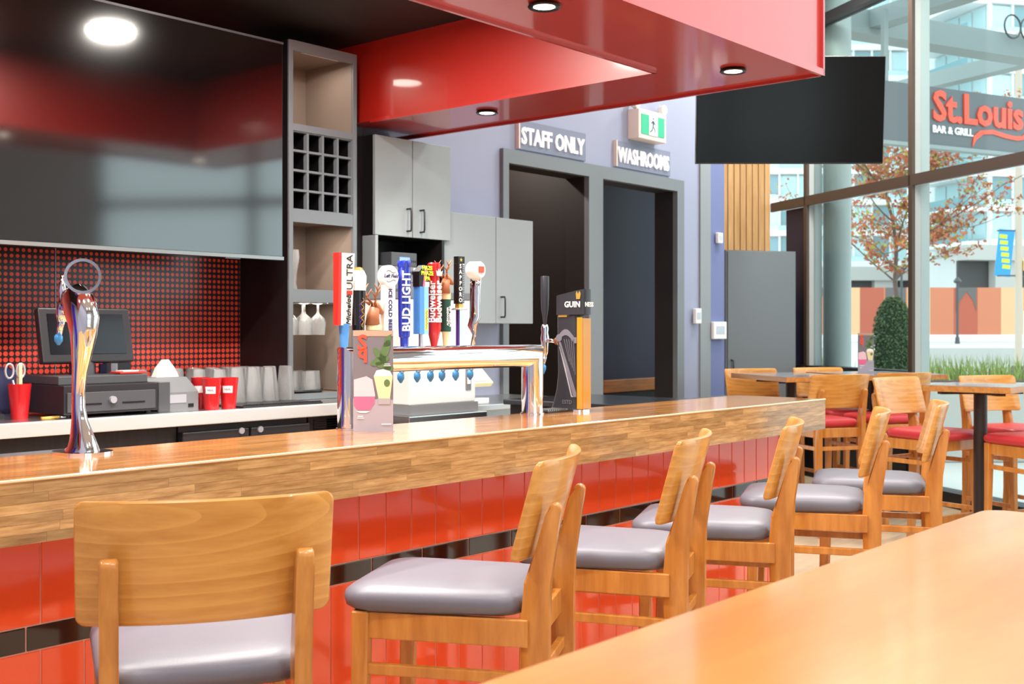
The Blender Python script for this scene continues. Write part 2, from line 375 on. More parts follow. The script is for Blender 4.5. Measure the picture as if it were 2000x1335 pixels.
for k, (x, y, lab) in enumerate(((.45, 2.43, 'recessed black-rimmed downlight in the red bulkhead over the far end of the bar'), (1.72, 2.43, 'recessed black-rimmed downlight in the red bulkhead above the ring-topped tap'),
                  (2.994, 2.433, 'recessed black-rimmed downlight in the red bulkhead above the row of beer taps'), (4.254, 2.441, 'recessed black-rimmed downlight at the outer corner of the red bulkhead'),
                  (4.27, 3.837, 'recessed black-rimmed downlight in the red bulkhead near the grey wall cabinets'))):
    t = thing('downlight', lab, 'downlight', (x, y, ZB-.014), 0, 'recessed bulkhead downlights')
    MB().lathe([(.052, .012), (.056, .004), (.052, 0), (.04, .002), (.036, .016)], n=28).build('rim', 'lens_ring', t, 40)
    MB().lathe([(.037, .004), (.034, .006)], n=24).build('lens', 'lamp_glow', t)
    lamp('downlight_beam', 'SPOT', (0, 0, -.004), DOWNLIGHT*4, (1, .93, .84), .04, parent=t, spot_size=R(140), spot_blend=.6)
# aisle lamps: added unseen fill, then the one mirrored in the big television
for x, y, lab in ((1.3, 2.98, 'round white fill lamp added over the aisle behind the ring-topped tap'), (2.4, 2.98, 'round white fill lamp added over the aisle behind the chrome beer arch'), (3.0, 3.55, 'round white ceiling lamp over the aisle by the glass shelves')):
    t = thing('ceiling_or_fill_lamp', lab, 'ceiling lamp', (x, y, ZT), 0, 'bar aisle lamps')
    MB().lathe([(.11, 0), (.11, -.02), (.095, -.028)], n=28).build('housing', 'white', t, 40)
    MB().lathe([(.09, -.027), (.088, -.032)], n=28).build('lens', 'lamp_glow', t)
    lamp('lamp_light', 'AREA', (0, 0, -.036), 34, (1, .94, .86), .18, parent=t)
# unseen fill lamps added under the dining room ceiling to brighten the interior
for i, (x, y) in enumerate(((.2, -1.8), (2.4, -1.8), (.2, .9), (2.6, .9), (4.6, .6), (6.2, 2.2), (7.9, 3.6), (8.8, 4.3))):
    t = thing('ceiling_or_fill_lamp', 'round white fill lamp added under the dining room ceiling', 'ceiling lamp', (x, y, H), 0, 'added fill lamps over the dining room')
    MB().lathe([(.34, 0), (.34, -.08), (.3, -.1)], n=32).build('housing', 'white', t, 40)
    MB().lathe([(.29, -.098), (.28, -.104)], n=32).build('lens', 'lamp_glow', t)
    lamp('lamp_light', 'AREA', (0, 0, -.11), ROOM_FILL, (1, .95, .89), .6, parent=t)

# ------------------------------------------------------------------ the bar
BX0, BX1 = .35, 4.74
bar = thing('bar_counter', 'long butcher-block bar counter with glossy red and black tiled front', 'bar counter', (0, 0, 0))
MB().b2(BX0, 4.70, 2.4612, 2.70, 0, 1.045).build('bar_wall', 'grout', bar)
MB().b2(4.694, 4.712, 2.455, 2.70, 0, .94).build('corner_trim', 'steel_dull', bar)
PT = .104
me_t = MB().box((0, 0, 0), (PT-.003, .014, PT*4-.003), bev=.0022).mesh('tile', 'red_tile')
me_b = MB().box((0, 0, 0), (PT*1.96-.003, .014, .0535), bev=.0022).mesh('tile', 'black_tile')
zb1, zb0 = .720, .6635
me_u = MB().box((0, 0, 0), (PT-.003, .014, .322), bev=.0022).mesh('tile', 'red_tile')
me_l = MB().box((0, 0, 0), (PT-.003, .014, zb0-PT*4-.003), bev=.0022).mesh('tile', 'red_tile')
n = 0
for i in range(40):
    x = 4.69-PT*(i+.5)
    if x < BX0+.05: break
    put('tile', me_t, bar, (x, 2.466, zb0-PT*2))
    put('tile', me_u, bar, (x, 2.466, zb1+.1625))
    put('tile', me_l, bar, (x, 2.466, (zb0-PT*4)/2))
x = 4.69-PT*.98
while x > BX0+.1:
    put('tile', me_b, bar, (x, 2.466, (zb0+zb1)/2)); x -= PT*1.96
# butcher block: staves of the apron and of the top
rows = 6; AZ0, AZ1 = .938, 1.062
def staves(y0, y1, z0, z1, nrow, axis, m, name, lo, hi):
    for r in range(nrow):
        x = BX0 + (0 if r % 2 else -random.uniform(.02, .15)); x = max(x, BX0)
        while x < BX1-.001:
            x2 = min(BX1, x+random.uniform(lo, hi))
            if BX1-x2 < .08: x2 = BX1
            if axis == 'z':
                a, b = z0+(z1-z0)*r/nrow, z0+(z1-z0)*(r+1)/nrow; d = (x2-x-.0004, y1-y0, b-a-.0004); c = ((x+x2)/2, (y0+y1)/2, (a+b)/2)
            else:
                a, b = y0+(y1-y0)*r/nrow, y0+(y1-y0)*(r+1)/nrow; d = (x2-x-.0004, b-a-.0004, z1-z0); c = ((x+x2)/2, (a+b)/2, (z0+z1)/2)
            MB().box((0, 0, 0), d).build(name, m, bar, loc=c); x = x2
staves(2.262, 2.292, AZ0, AZ1, rows, 'z', 'bar_wood', 'apron_stave', .18, .5)
staves(2.262, 2.70, AZ1, 1.07, 14, 'y', 'bar_top_wood', 'top_stave', .3, .75)
MB().b2(BX0, BX1-.002, 2.264, 2.698, 1.045, AZ1).build('top_core', 'bar_wood', bar)
MB().b2(BX1-.03, BX1, 2.292, 2.70, AZ0, AZ1).build('end_board', 'bar_wood', bar)
MB().tube([(BX0, 2.2625, 1.068), (BX1, 2.2625, 1.068)], .0035, 6).build('nosing', mat('nosing', 'e8cfa4', .12, coat=.8), bar)
# return leg of the counter with a dark steel top
rt = thing('service_counter', 'dark steel-topped service counter joining the end of the wooden bar', 'counter', (0, 0, 0))
MB().b2(4.12, 4.74, 2.705, 3.6, 1.02, 1.045, bev=.004).build('top', mat('dark_steel', '5c5f66', .2, .9), rt)
MB().b2(4.15, 4.71, 2.71, 3.58, 0, 1.02).build('body', 'cabinet_black', rt)

# ------------------------------------------------------------------ bar stools
def make_stool(seat_m):
    t = thing('bar_stool', '', 'stool')
    rings = []
    for sc_, z in ((.93, .722), (.985, .732), (1.0, .748), (.985, .762), (.93, .772), (.8, .778), (.5, .782), (.1, .783)):
        ring = []
        for x, y in rrect(.40*sc_, .44*sc_, .07*sc_, 5, 0, .04):
            k = 1+.07*(y-.04)/.22; dome = 0
            ring.append((x*k, y, z))
        rings.append(ring)
    MB().loft(rings).build('seat_cushion', seat_m, t, True)
    # rear legs carry the back
    poly = [(-.262, 0), (-.235, .35), (-.236, .70), (-.233, .80), (-.262, .955), (-.2655, .972), (-.258, .982), (-.246, .984), (-.236, .976), (-.233, .95), (-.178, .80), (-.170, .70), (-.185, .35), (-.222, 0)]
    for s in (-1, 1):
        b = MB(); M = Matrix(((0, 0, 1, s*.165-.016), (1, 0, 0, 0), (0, 1, 0, 0), (0, 0, 0, 1))); b.prism(poly, .032, M)
        es = [e for e in b.bm.edges]
        bmesh.ops.bevel(b.bm, geom=es, offset=.0075, segments=2, profile=.5, affect='EDGES', clamp_overlap=True)
        b.build('rear_leg', 'stool_wood', t, 50)
        b = MB(); b.loft([[(s*.18+dx*k, .205+oy+dy*k, z) for dx, dy in ((-.021, -.021), (.021, -.021), (.021, .021), (-.021, .021))] for z, k, oy in ((0, .68, .02), (.45, .85, .005), (.722, 1, 0))])
        bmesh.ops.bevel(b.bm, geom=b.bm.edges[:], offset=.004, segments=1, affect='EDGES')
        b.build('front_leg', 'stool_wood', t)
        MB().box((s*.178, .01, .688), (.022, .40, .062), bev=.003).build('seat_rail', 'stool_wood', t)
        MB().box((s*.176, .0, .585), (.019, .40, .026), bev=.003).build('stretcher', 'stool_wood', t)
        MB().box((s*.176, .0, .30), (.019, .42, .026), bev=.003).build('stretcher', 'stool_wood', t)
    MB().box((0, .207, .688), (.34, .022, .062), bev=.003).build('seat_rail', 'stool_wood', t)
    MB().box((0, -.195, .688), (.32, .022, .062), bev=.003).build('seat_rail', 'stool_wood', t)
    MB().box((0, .212, .26), (.34, .022, .045), bev=.003).build('foot_rest', 'stool_wood', t)
    MB().box((0, -.205, .585), (.32, .02, .026), bev=.003).build('stretcher', 'stool_wood', t)
    # curved plywood back, leaning back
    NU, NV = 20, 10; W_, H_, rc = .222, .226, .018
    b = MB(); outline = []
    pts = rrect(2*W_, H_, rc, 4, 0, H_/2)
    dense = []
    for i, p in enumerate(pts):
        q = pts[(i+1) % len(pts)]; L = math.dist(p, q); k = max(1, int(L/.022))
        for j in range(k): dense.append((p[0]+(q[0]-p[0])*j/k, p[1]+(q[1]-p[1])*j/k))
    def P(u, v, off):
        return (u, -.2135+.95*u*u-.27*v+off, .853+v)
    rings = []
    cx, cy = 0, H_/2
    def ring(k, off, ins=0):
        return [P(cx+(u-cx)*k*(1-ins/W_), cy+(v-cy)*k*(1-ins*2/H_), off) for u, v in dense]
    for k in (.001, .25, .5, .75): rings.append(ring(k, 0, 0))
    rings += [ring(1, 0, .003), ring(1, .003), ring(1, .012), ring(1, .015, .003)]
    for k in (.75, .5, .25, .001): rings.append(ring(k, .015))
    b.loft(rings)
    b.build('backrest', 'back_wood', t, 50)
    return t
g_stool = make_stool('stool_grey'); r_stool = make_stool('stool_red')
order = ['grey-seated wooden bar stool below the ring-topped chrome tap, seen square from behind',
         'grey-seated wooden bar stool below the upright menu card on the bar',
         'grey-seated wooden bar stool, third along from the ring-topped tap',
         'grey-seated wooden bar stool, third from the end of the bar',
         'grey-seated wooden bar stool, second from the end of the bar',
         'grey-seated wooden bar stool at the very end of the bar nearest the red stools']
# where the left rear post of each stool stands (top), and how far the stool is turned
spots = [(1.036, 1.792, -31), (2.035, 1.62, 28), (2.653, 1.644, 23), (3.247, 1.648, 25), (3.944, 1.655, 24), (4.544, 1.663, 24)]
for i, (x, y, a) in enumerate(spots):
    o = g_stool if i == 0 else copy_tree(g_stool); a = R(a)
    o.location = (x+.165*math.cos(a)-.25*math.sin(a), y+.165*math.sin(a)+.25*math.cos(a), 0); o.rotation_euler = (0, 0, a)
    tag(o, order[i], 'stool', 'grey bar stools along the bar')
# red stools around the high tables: x, y, heading of the sitter, label
reds = [(7.75, 4.18, 148, 'red-seated wooden stool between the blue wall and its high table, front of its back showing'),
        (8.33, 3.91, 148, 'red-seated wooden stool on the cupboard side of the table with the menu card'),
        (7.367, 3.536, -32, 'red-seated wooden stool seen from behind at the high table beside the blue wall'),
        (7.947, 3.336, -32, 'red-seated wooden stool seen from behind at the table with the menu card'),
        (6.97, 2.67, 165, 'red-seated wooden stool facing the small high table on a round dark column'),
        (6.90, 1.99, -32, 'red-seated wooden stool nearest the pale foreground table, tucked under the small high table'),
        (7.55, 2.35, 150, 'red-seated wooden stool between the small high table and the glass front')]
for i, (x, y, a, lab) in enumerate(reds):
    o = r_stool if i == 0 else copy_tree(r_stool)
    o.location = (x, y, 0); o.rotation_euler = (0, 0, R(a)); tag(o, lab, 'stool', 'red stools around the high tables')

# ------------------------------------------------------------------ tables
def make_table(lab, x, y, rz, w_, d_, top='table_top_grey', corner=.004, z=1.05):
    t = thing('high_table', lab, 'table', (x, y, 0), rz)
    b = MB(); th = .036
    b.loft([[(px, py, zz) for px, py in rrect(w_, d_, corner, 5)] for zz in (z-th, z-.002)]); b.build('tabletop', 'table_edge', t)
    b = MB(); b.loft([[(px, py, zz) for px, py in rrect(w_-.003, d_-.003, corner, 5)] for zz in (z-.002, z)]); b.build('top_surface', top, t)
    MB().lathe([(.038, .03), (.038, z-th-.02)], n=20).build('column', 'table_black', t, 40)
    for a in (45, 135): MB().box((0, 0, z-th-.012), (.5, .05, .014), rz=R(a)).build('support_arm', 'table_black', t)
    MB().lathe([(.26, 0), (.26, .012), (.06, .03), (.045, .05)], n=32).build('base', 'table_black', t, 40)
    return t
mat('table_top_grey', '8a9099', .22, coat=.5)
aw = math.atan2(W1.y, W1.x)
make_table('high square table beside the blue wall with an oak edge', 7.685, 3.933, aw, .80, .55)
make_table('high square table holding the menu card beside the glass front', 8.353, 3.587, aw, .76, .72)
make_table('small high table on a round dark column close to the glass front', 6.98, 2.35, 0, .5, .5)
wt = make_table('pale honey wooden high table in the foreground with rounded corners', 1.365, .255, 0, 1.53, .90, 'table_wood', .04)

# ------------------------------------------------------------------ back bar: steel counter and black coolers
cz = 1.03
bc = thing('back_bar_counter', 'stainless steel back bar worktop with a thick bright front edge', 'counter', (0, 0, 0))
MB().b2(.2, 4.0, 4.15, 4.838, cz-.012, cz).build('worktop', 'steel', bc)
MB().b2(.2, 4.0, 4.135, 4.16, cz-.055, cz+.001, bev=.004).build('front_edge', 'counter_edge', bc)
def cooler(x0, x1, lab, doors):
    t = thing('bar_cooler', lab, 'cooler', (x0, 4.2, 0)); w_ = x1-x0
    MB().b2(0, w_, 0, .6, .05, cz-.058).build('body', 'black_wood' if not doors else 'cooler', t)
    for a, b_, side in doors:
        d = MB().b2(a, b_, -.035, 0, .12, cz-.085, bev=.005).build('door', 'cooler', t)
        xl = b_-.045 if side > 0 else a+.045
        MB().lathe([(.014, -.044), (.014, -.035)], (xl, 0, .935), n=16, axis='Y').build('lock', 'silver_print', d, 40)
        MB().tube([(xl+.01, -.036, .875), (xl+.01, -.07, .865), (xl+.014, -.07, .80), (xl+.014, -.036, .79)], .006, 8).build('handle', 'chrome', d, True)
    return t
cooler(.25, 2.735, 'black wood-grain front panel under the steel worktop below the cash drawer', [])
k = cooler(2.745, 3.425, 'black two-door bar cooler with round chrome locks', [(.0, .335, 1), (.345, .675, -1)])
k = cooler(3.435, 3.99, 'black cooler unit with an open dark grille next to the two-door cooler', [])
for i in range(9): MB().b2(.03, .3, -.006, .0, .86+.011*i, .866+.011*i).build('grille_slat', 'black_gloss', k)

# the tall cabinet of open shelves
tw = thing('shelf_tower', 'tall narrow grey shelf tower with wine rack and open glass shelves', 'shelf unit', (3.52, 4.46, .002))
TW, TD = .435, .375
MB().b2(0, .022, 0, TD, 1.03, 2.775).build('side_panel', 'cabinet_black', tw)
MB().b2(TW-.022, TW, 0, TD, 1.03, 2.775).build('side_panel', 'cabinet_black', tw)
MB().b2(.022, TW-.022, TD-.012, TD, 1.03, 2.775).build('back_panel', 'tower_in', tw)
for x0 in (0, TW-.026): MB().b2(x0, x0+.026, -.014, 0, 1.03, 2.775, bev=.003).build('front_stile', 'tower_grey', tw)
for x0 in (.022, TW-.026): MB().b2(x0, x0+.004, 0, TD-.012, 1.06, 2.745).build('side_liner', 'tower_in', tw)
for z0, z1 in ((2.745, 2.775), (2.338, 2.372), (1.915, 1.955), (1.526, 1.569), (1.03, 1.06)):
    MB().b2(.026, TW-.026, -.012, 0, z0-(.02 if z0 != 2.338 and z0 > 1.1 else 0), z1).build('front_rail', 'tower_grey', tw)
    MB().b2(.026, TW-.026, 0, TD-.012, z0, z1-.004).build('shelf', 'tower_in', tw)
wr = put('wine_rack', None, tw, (.026, 0, 1.955)); ww, wh = TW-.052, .383
for i in range(5):
    MB().b2(max(0, ww*i/4-.006), min(ww, ww*i/4+.006), -.006, .02, 0, wh).build('divider', 'tower_grey', wr)
    MB().b2(0, ww, -.005, .02, wh*i/4-(.005 if i else 0), wh*i/4+.006).build('divider', 'tower_grey', wr)
    MB().b2(max(0, ww*i/4-.004), min(ww, ww*i/4+.004), .02, .1, 0, wh).build('divider_shade', 'black', wr); MB().b2(0, ww, .02, .1, max(0, wh*i/4-.004), wh*i/4+.004).build('divider_shade', 'black', wr)  # black inner grid and back paint the shade inside the rack holes
MB().b2(0, ww, .1, .11, 0, wh).build('rack_shade_back', 'black', wr)
for z in (2.735, 1.905, 1.518):
    l = MB().b2(.1, TW-.1, .004, .02, z-.006, z+.002).build('shelf_lamp', 'white', tw)
    lamp('shelf_light', 'AREA', (TW/2, .1, z-.015), 1.0, (1, .88, .76), .18, parent=tw)
for i in range(4):
    MB().tube([(.09+.085*i, .01, 1.505), (.09+.085*i, .28, 1.505)], .004, 6).build('hanging_rail', 'chrome', tw)
# glasses
def glass_mesh(prof, n=18): return MB().lathe(prof, n=n, cap=False).mesh('glass', 'drink_glass', 40)
pint_up = glass_mesh([(.044, 0), (.0445, .003), (.030, .158), (.028, .163), (.001, .163)])
stem = glass_mesh([(.034, 0), (.033, -.003), (.006, -.008), (.005, -.04), (.009, -.055), (.032, -.075), (.04, -.10), (.036, -.14), (.034, -.16)], 20)
pil = glass_mesh([(.03, 0), (.031, .008), (.024, .03), (.028, .09), (.04, .16), (.036, .2)], 18)
rocks = glass_mesh([(.04, 0), (.034, .1), (.001, .1)], 18)
for j in range(5):
    for i in range(8):
        x = 2.80+.094*i+.045*(j % 2); y = 4.74-.086*j
        if x > 3.46 or (j >= 2 and x < 3.0): continue
        tag(put('pint_glass', pint_up, None, (x, y, cz+(.010 if x > 3.105 and y < 4.46 else .001))), 'clear pint glass standing upside down on the black bar mat' if x > 3.105 and y < 4.46 else 'clear pint glass standing upside down on the bare steel worktop', 'glass', 'upturned pint glasses on the steel counter')
mt = thing('bar_mat', 'black rubber bar mat with a studded edge under the pint glasses', 'mat', (2.80, 4.175, cz+.001))
MB().b2(.255, .70, .0, .27, 0, .008).build('mat_sheet', 'black_plastic', mt)
st = MB().box((0, 0, 0), (.006, .006, .006)).mesh('stud', 'black_plastic')
for i in range(44): put('stud', st, mt, (.26+.01*i, .004, .011))
for i, (x, y) in enumerate(((3.60, 4.53), (3.63, 4.62))):
    tag(put('pilsner_glass', pil, None, (x, y, 1.568)), 'tall curved pilsner glass on the lit middle shelf', 'glass', 'pilsner glasses on the middle shelf')
for i in range(3):
    for j in range(2):
        tag(put('wine_glass', stem, None, (3.592+.088*i, 4.53+.12*j, 1.508)), 'stemmed glass hanging upside down from the shelf rail', 'glass', 'stemmed glasses hanging in the shelf tower')
ty = thing('glass_tray', 'round black tray under the short glasses in the shelf tower', 'tray', (3.70, 4.62, 1.056))
MB().lathe([(.12, 0), (.14, .012), (.138, .02), (.12, .006)], n=28).build('tray', 'black_plastic', ty, 40)
for i, (dx, dy) in enumerate(((-.07, -.05), (0.01, -.09), (.085, -.03), (-.03, .04), (.05, .06))):
    tag(put('rocks_glass', rocks, None, (3.70+dx, 4.62+dy, 1.066)), 'short tumbler upside down on the round black tray', 'glass', 'tumblers on the black tray')

# ------------------------------------------------------------------ grey wall cabinets and audio rack
def pull(parent, x, z, L=.12):
    MB().tube([(x, 0, z), (x, -.03, z), (x, -.034, z+.012), (x, -.034, z+L-.012), (x, -.03, z+L), (x, 0, z+L)], .005, 8).build('handle', 'black_plastic', parent, True)
wc = thing('wall_cabinet', 'grey two-door wall cabinet over the audio rack niche', 'cabinet', (4.157, 4.53, 0))
MB().b2(0, .575, .02, .32, 1.878, 2.408).build('carcass', 'cabinet_black', wc)
for a, b_, hx in ((.0, .273, .233), (.278, .575, .334)):
    d = MB().b2(a, b_, 0, .02, 1.878, 2.408, bev=.002).build('door', 'cabinet_grey', wc); pull(d, hx, 1.91)
for x0, x1 in ((0, .02), (.505, .525)): MB().b2(x0, x1, .0, .32, 1.487, 1.876).build('niche_side', 'cabinet_grey' if x0 == 0 else 'cabinet_black', wc)
MB().b2(.02, .505, .3, .32, 1.487, 1.876).build('niche_back', 'black', wc)
MB().b2(.0, .525, .0, .32, 1.465, 1.487).build('niche_shelf', 'cabinet_grey', wc)
MB().b2(-.21, -.001, .1, .32, 1.03, 2.45).build('filler_panel', 'cabinet_black', wc)
a2 = thing('amplifier', 'grey rack amplifier with a large leaf-shaped vent in the niche', 'amplifier', (4.18, 4.52, 1.488))
MB().b2(0, .445, 0, .25, 0, .14, bev=.003).build('case', 'grey_plastic', a2)
for s in (-1, 1):
    b = MB(); b.prism([(.0, -.01), (.05, .025), (.11, .03), (.09, 0), (.04, -.02)], .002, Matrix.Translation((.07, -.001, .07+.012*s)) @ Matrix.Rotation(R(90), 4, 'X') @ Matrix.Diagonal((1, s, 1, 1))); b.build('vent', 'dark_grey', a2)
a1 = thing('mixer_unit', 'grey rack mixer with a row of dark knobs on top of the amplifier', 'mixer', (4.18, 4.52, 1.63))
MB().b2(0, .445, 0, .25, 0, .085, bev=.003).build('case', 'grey_plastic', a1)
for i in range(6): MB().lathe([(.011, 0), (.009, -.014)], (.07+.035*i, 0, .055), n=12, axis='Y').build('knob', 'black_plastic', a1, 40)
MB().lathe([(.016, 0), (.014, -.016)], (.33, 0, .05), n=14, axis='Y').build('knob', 'black_plastic', a1, 40)
for x in (.05, .25, .34): MB().b2(x, x+.035, -.001, 0, .068, .08).build('sticker', 'tape_white', a1)
a0 = thing('audio_receiver', 'small grey receiver with a blue display on top of the rack mixer', 'receiver', (4.275, 4.53, 1.717))
MB().b2(0, .19, 0, .2, 0, .075, bev=.003).build('case', 'dark_grey', a0)
MB().b2(.06, .135, -.002, 0, .02, .05).build('display', mat('lcd_blue', '6f8cf0', .3, emit='6f8cf0', estr=.8), a0)
for x in (.15, .165, .18): MB().b2(x-.004, x+.004, -.003, 0, .025, .035).build('button', 'black_plastic', a0)
wc2 = thing('wall_cabinet', 'wide grey two-door wall cabinet next to the staff doorway', 'cabinet', (4.735, 4.56, 0))
MB().b2(0, .765, .02, .288, 1.412, 2.045).build('carcass', 'cabinet_grey', wc2)
d = MB().b2(-.04, .417, 0, .02, 1.412, 2.045, bev=.002).build('door', 'cabinet_grey', wc2)
d = MB().b2(.422, .765, 0, .02, 1.412, 2.045, bev=.002).build('door', 'cabinet_grey', wc2); pull(d, .465, 1.45)

# ------------------------------------------------------------------ big television
tv = thing('television', 'very large black glossy television mounted above the dotted wallpaper', 'television', (2.47, 4.36, 0))
MB().b2(-.97, .945, 0, .05, 1.70, 2.722, bev=.004).build('casing', 'black_plastic', tv)
MB().b2(-.962, .938, -.004, 0, 1.718, 2.714).build('screen', 'tv_screen', tv)
MB().b2(-.97, .945, -.008, 0, 1.70, 1.716).build('bottom_bezel', 'steel_dull', tv)
MB().b2(-.97, .945, -.005, .0, 2.714, 2.724).build('top_bezel', 'dark_grey', tv)
MB().b2(-.3, .3, .05, .472, 2.05, 2.4).build('wall_bracket', 'black', tv)
MB().b2(.62, .70, -.006, .0, 1.694, 1.70).build('sensor', 'dark_grey', tv)

# hanging television near the glass front
t2v = thing('television', 'black television hung from the ceiling in front of the glass front', 'television', (6.86, 3.515, 2.80), math.atan2(-.93, .80))
tilt = R(-5)
b = put('panel_mount', None, t2v, (0, 0, 0), (tilt*-1, 0, 0))
MB().b2(-.61, .61, 0, .05, -.345, .345, bev=.004).build('casing', 'black_plastic', b)
MB().b2(-.605, .605, -.004, 0, -.335, .34).build('screen', 'tv_grey', b)
MB().b2(-.03, .03, .05, .16, -.05, .05).build('bracket', 'black', b)
MB().lathe([(.025, 0), (.025, H-2.80)], (0, .16, 0), n=14).build('ceiling_pole', 'black', t2v, 40)

# ------------------------------------------------------------------ signs on the blue wall
def wall_sign(lab, word, x0, x1, z0, z1, size):
    t = thing('wall_sign', lab, 'sign', (x0, 4.85, z0))
    MB().b2(0, x1-x0, -.012, 0, 0, z1-z0).build('plate', mat('sign_plate_'+word[:3], '7b8196', .5), t)
    MB().b2(-.012, 0, -.03, 0, 0, z1-z0).build('lit_edge_strip', 'signal_housing', t)  # pale strip paints the light on the sign's left edge
    o = text(word, size, 'letter_white', t, ((x1-x0)/2, -.016, (z1-z0)/2-.01), FACE_Y, ext=.006, bold=.0035)
    wd = o.dimensions.x; bpy.context.view_layer.update(); wd = o.dimensions.x
    o.scale = ((x1-x0-.05)/max(wd, .01), 1, 1)
wall_sign('blue-grey wall sign reading STAFF ONLY above the left doorway', 'STAFF ONLY', 5.685, 6.41, 2.545, 2.735, .15)
wall_sign('blue-grey wall sign reading WASHROOMS above the right doorway', 'WASHROOMS', 6.765, 7.48, 2.548, 2.735, .15)
ex = thing('exit_sign', 'green running-man exit sign with two emergency lamps on the blue wall', 'exit sign', (6.93, 4.85, 2.765))
MB().b2(0, .36, -.10, 0, 0, .215, bev=.006).build('housing', 'signal_housing', ex)
MB().b2(.03, .33, -.104, -.10, .035, .18).build('panel', 'exit_green', ex)
MB().b2(.125, .235, -.107, -.104, .035, .18).build('doorway_symbol', 'exit_white', ex)
b = MB()
for pl_ in ([(.17, .15), (.185, .15), (.185, .165), (.17, .165)], [(.165, .145), (.19, .14), (.182, .10), (.168, .1)], [(.168, .14), (.145, .125), (.15, .118), (.172, .13)], [(.186, .135), (.208, .12), (.204, .113), (.182, .125)],
            [(.168, .103), (.155, .075), (.13, .06), (.134, .053), (.165, .068), (.178, .1)], [(.176, .102), (.2, .085), (.205, .055), (.197, .053), (.19, .08), (.168, .098)]):
    b.prism([(x, z) for x, z in pl_], .001, Matrix.Translation((0, -.107, 0)) @ Matrix.Rotation(R(90), 4, 'X'))
b.build('running_man', 'green', ex)
for x, dx in ((.03, -.03), (.34, .06)):
    h = MB().tube([(x, -.05, .21), (x, -.05, .235)], .012, 10).build('lamp_neck', 'signal_housing', ex)
    MB().lathe([(.018, .05), (.034, .03), (.036, -.01), (.03, -.014)], (0, 0, 0), n=16, axis='Y').build('lamp_head', 'white', h, 40, loc=(x+dx*.5, -.07, .255))
for lab, x, z, w_, h_ in (('small square white thermostat on the blue wall beside the pilaster', 7.84, 1.483, .085, .12), ('white wall display panel on the grey and blue strips', 8.17, 1.37, .2, .14), ('little white sensor box high on the blue strip', 8.175, 2.117, .075, .085)):
    t = thing('wall_device', lab, 'wall device', (x, 4.834, z-h_/2))
    MB().b2(-w_/2, w_/2, -.03, 0, 0, h_, bev=.006).build('case', 'white', t)
    MB().b2(-w_*.32, w_*.32, -.032, -.03, h_*.3, h_*.75).build('display', 'silver_print', t)
# grey cupboard before the slatted wall
gc = thing('cupboard', 'plain grey tall cupboard in front of the slatted wood wall', 'cupboard', (9.63, 5.24, 0), RZW)
MB().b2(-.36, .37, 0, .3, 0, 2.11).build('carcass', 'door_grey', gc)
dd = MB().b2(-.345, .345, -.02, 0, .05, 2.10, bev=.003).build('door', 'door_grey', gc)
MB().tube([(-.31, -.02, .95), (-.31, -.06, .96), (-.31, -.06, 1.09), (-.31, -.02, 1.10)], .008, 8).build('handle', 'black_plastic', dd, True)

# ------------------------------------------------------------------ things on the steel counter
dr = thing('cash_drawer', 'black steel cash drawer with a round chrome lock under the till screen', 'cash drawer', (2.24, 4.2, cz+.001))
MB().b2(0, .41, 0, .42, .012, .125, bev=.003).build('body', 'black_plastic', dr)
MB().b2(.012, .395, -.006, 0, .022, .098, bev=.002).build('drawer_front', 'dark_grey', dr)
MB().lathe([(.014, -.02), (.014, -.006)], (.2, 0, .065), n=16, axis='Y').build('lock', 'silver_print', dr, 40)
for x in (.055, .245): MB().b2(x, x+.10, -.008, -.005, .048, .054).build('coin_slot', 'black', dr)
for x, y in ((.03, .03), (.38, .03), (.03, .38), (.38, .38)): MB().lathe([(.012, 0), (.012, .012)], (x, y, 0), n=10).build('foot', 'black', dr)
ps = thing('till_screen', 'black touch-screen till on a stand above the cash drawer', 'till screen', (2.44, 4.36, cz+.126))
MB().b2(-.19, .20, -.1, .2, 0, .035, bev=.004).build('base', 'dark_grey', ps)
MB().lathe([(.05, .034), (.05, .11)], (-.01, .05, 0), n=20).build('stand', 'dark_grey', ps, 40)
sp = put('display_head', None, ps, (0, .0, .085), (R(-12), 0, 0))
MB().b2(-.2, .2, 0, .035, 0, .225, bev=.006).build('display_case', 'black_plastic', sp)
MB().b2(-.165, .165, -.003, 0, .035, .2).build('display', 'screen', sp)
for x, m in ((.05, 'ink'), (.1, 'ink'), (.15, 'silver_print')): MB().b2(x, x+.03, .1, .11, .036, .075).build('port_label', m, ps)
tray = thing('tip_tray', 'small red slip tray on the base of the till screen', 'tray', (2.58, 4.31, cz+.163))
MB().b2(-.06, .06, -.04, .04, 0, .008, bev=.002).build('dish', 'red', tray); MB().b2(-.04, .03, -.03, .03, .008, .013).build('receipts', 'paper', tray)
pr = thing('receipt_printer', 'grey receipt printer with paper curling out beside the red cups', 'printer', (2.67, 4.24, cz))
b = MB(); b.prism([(0, 0), (.26, 0), (.26, .14), (.09, .14), (.0, .08)], .20, Matrix(((0, 0, 1, 0), (1, 0, 0, 0), (0, 1, 0, 0), (0, 0, 0, 1)))); b.build('case', 'grey_plastic', pr)
MB().b2(.06, .14, -.002, .0, .035, .07).build('window', 'silver_print', pr); MB().b2(.15, .175, -.003, .0, .015, .03).build('switch', 'black', pr)
MB().b2(.0, .055, -.012, .25, .0, .125, bev=.002).build('side_box', 'dark_grey', pr)
b = MB(); b.loft([[(.06, .10, .141), (.17, .10, .141), (.17, .14, .141), (.06, .14, .141)], [(.075, .11, .18), (.155, .11, .18), (.155, .135, .18), (.075, .135, .18)], [(.10, .115, .215), (.13, .115, .215), (.13, .125, .215), (.10, .125, .215)]]); b.build('paper', 'paper', pr, 40)
sm_ = thing('card_machine', 'small black card reader and phone cradle behind the receipt printer', 'card reader', (2.72, 4.66, cz))
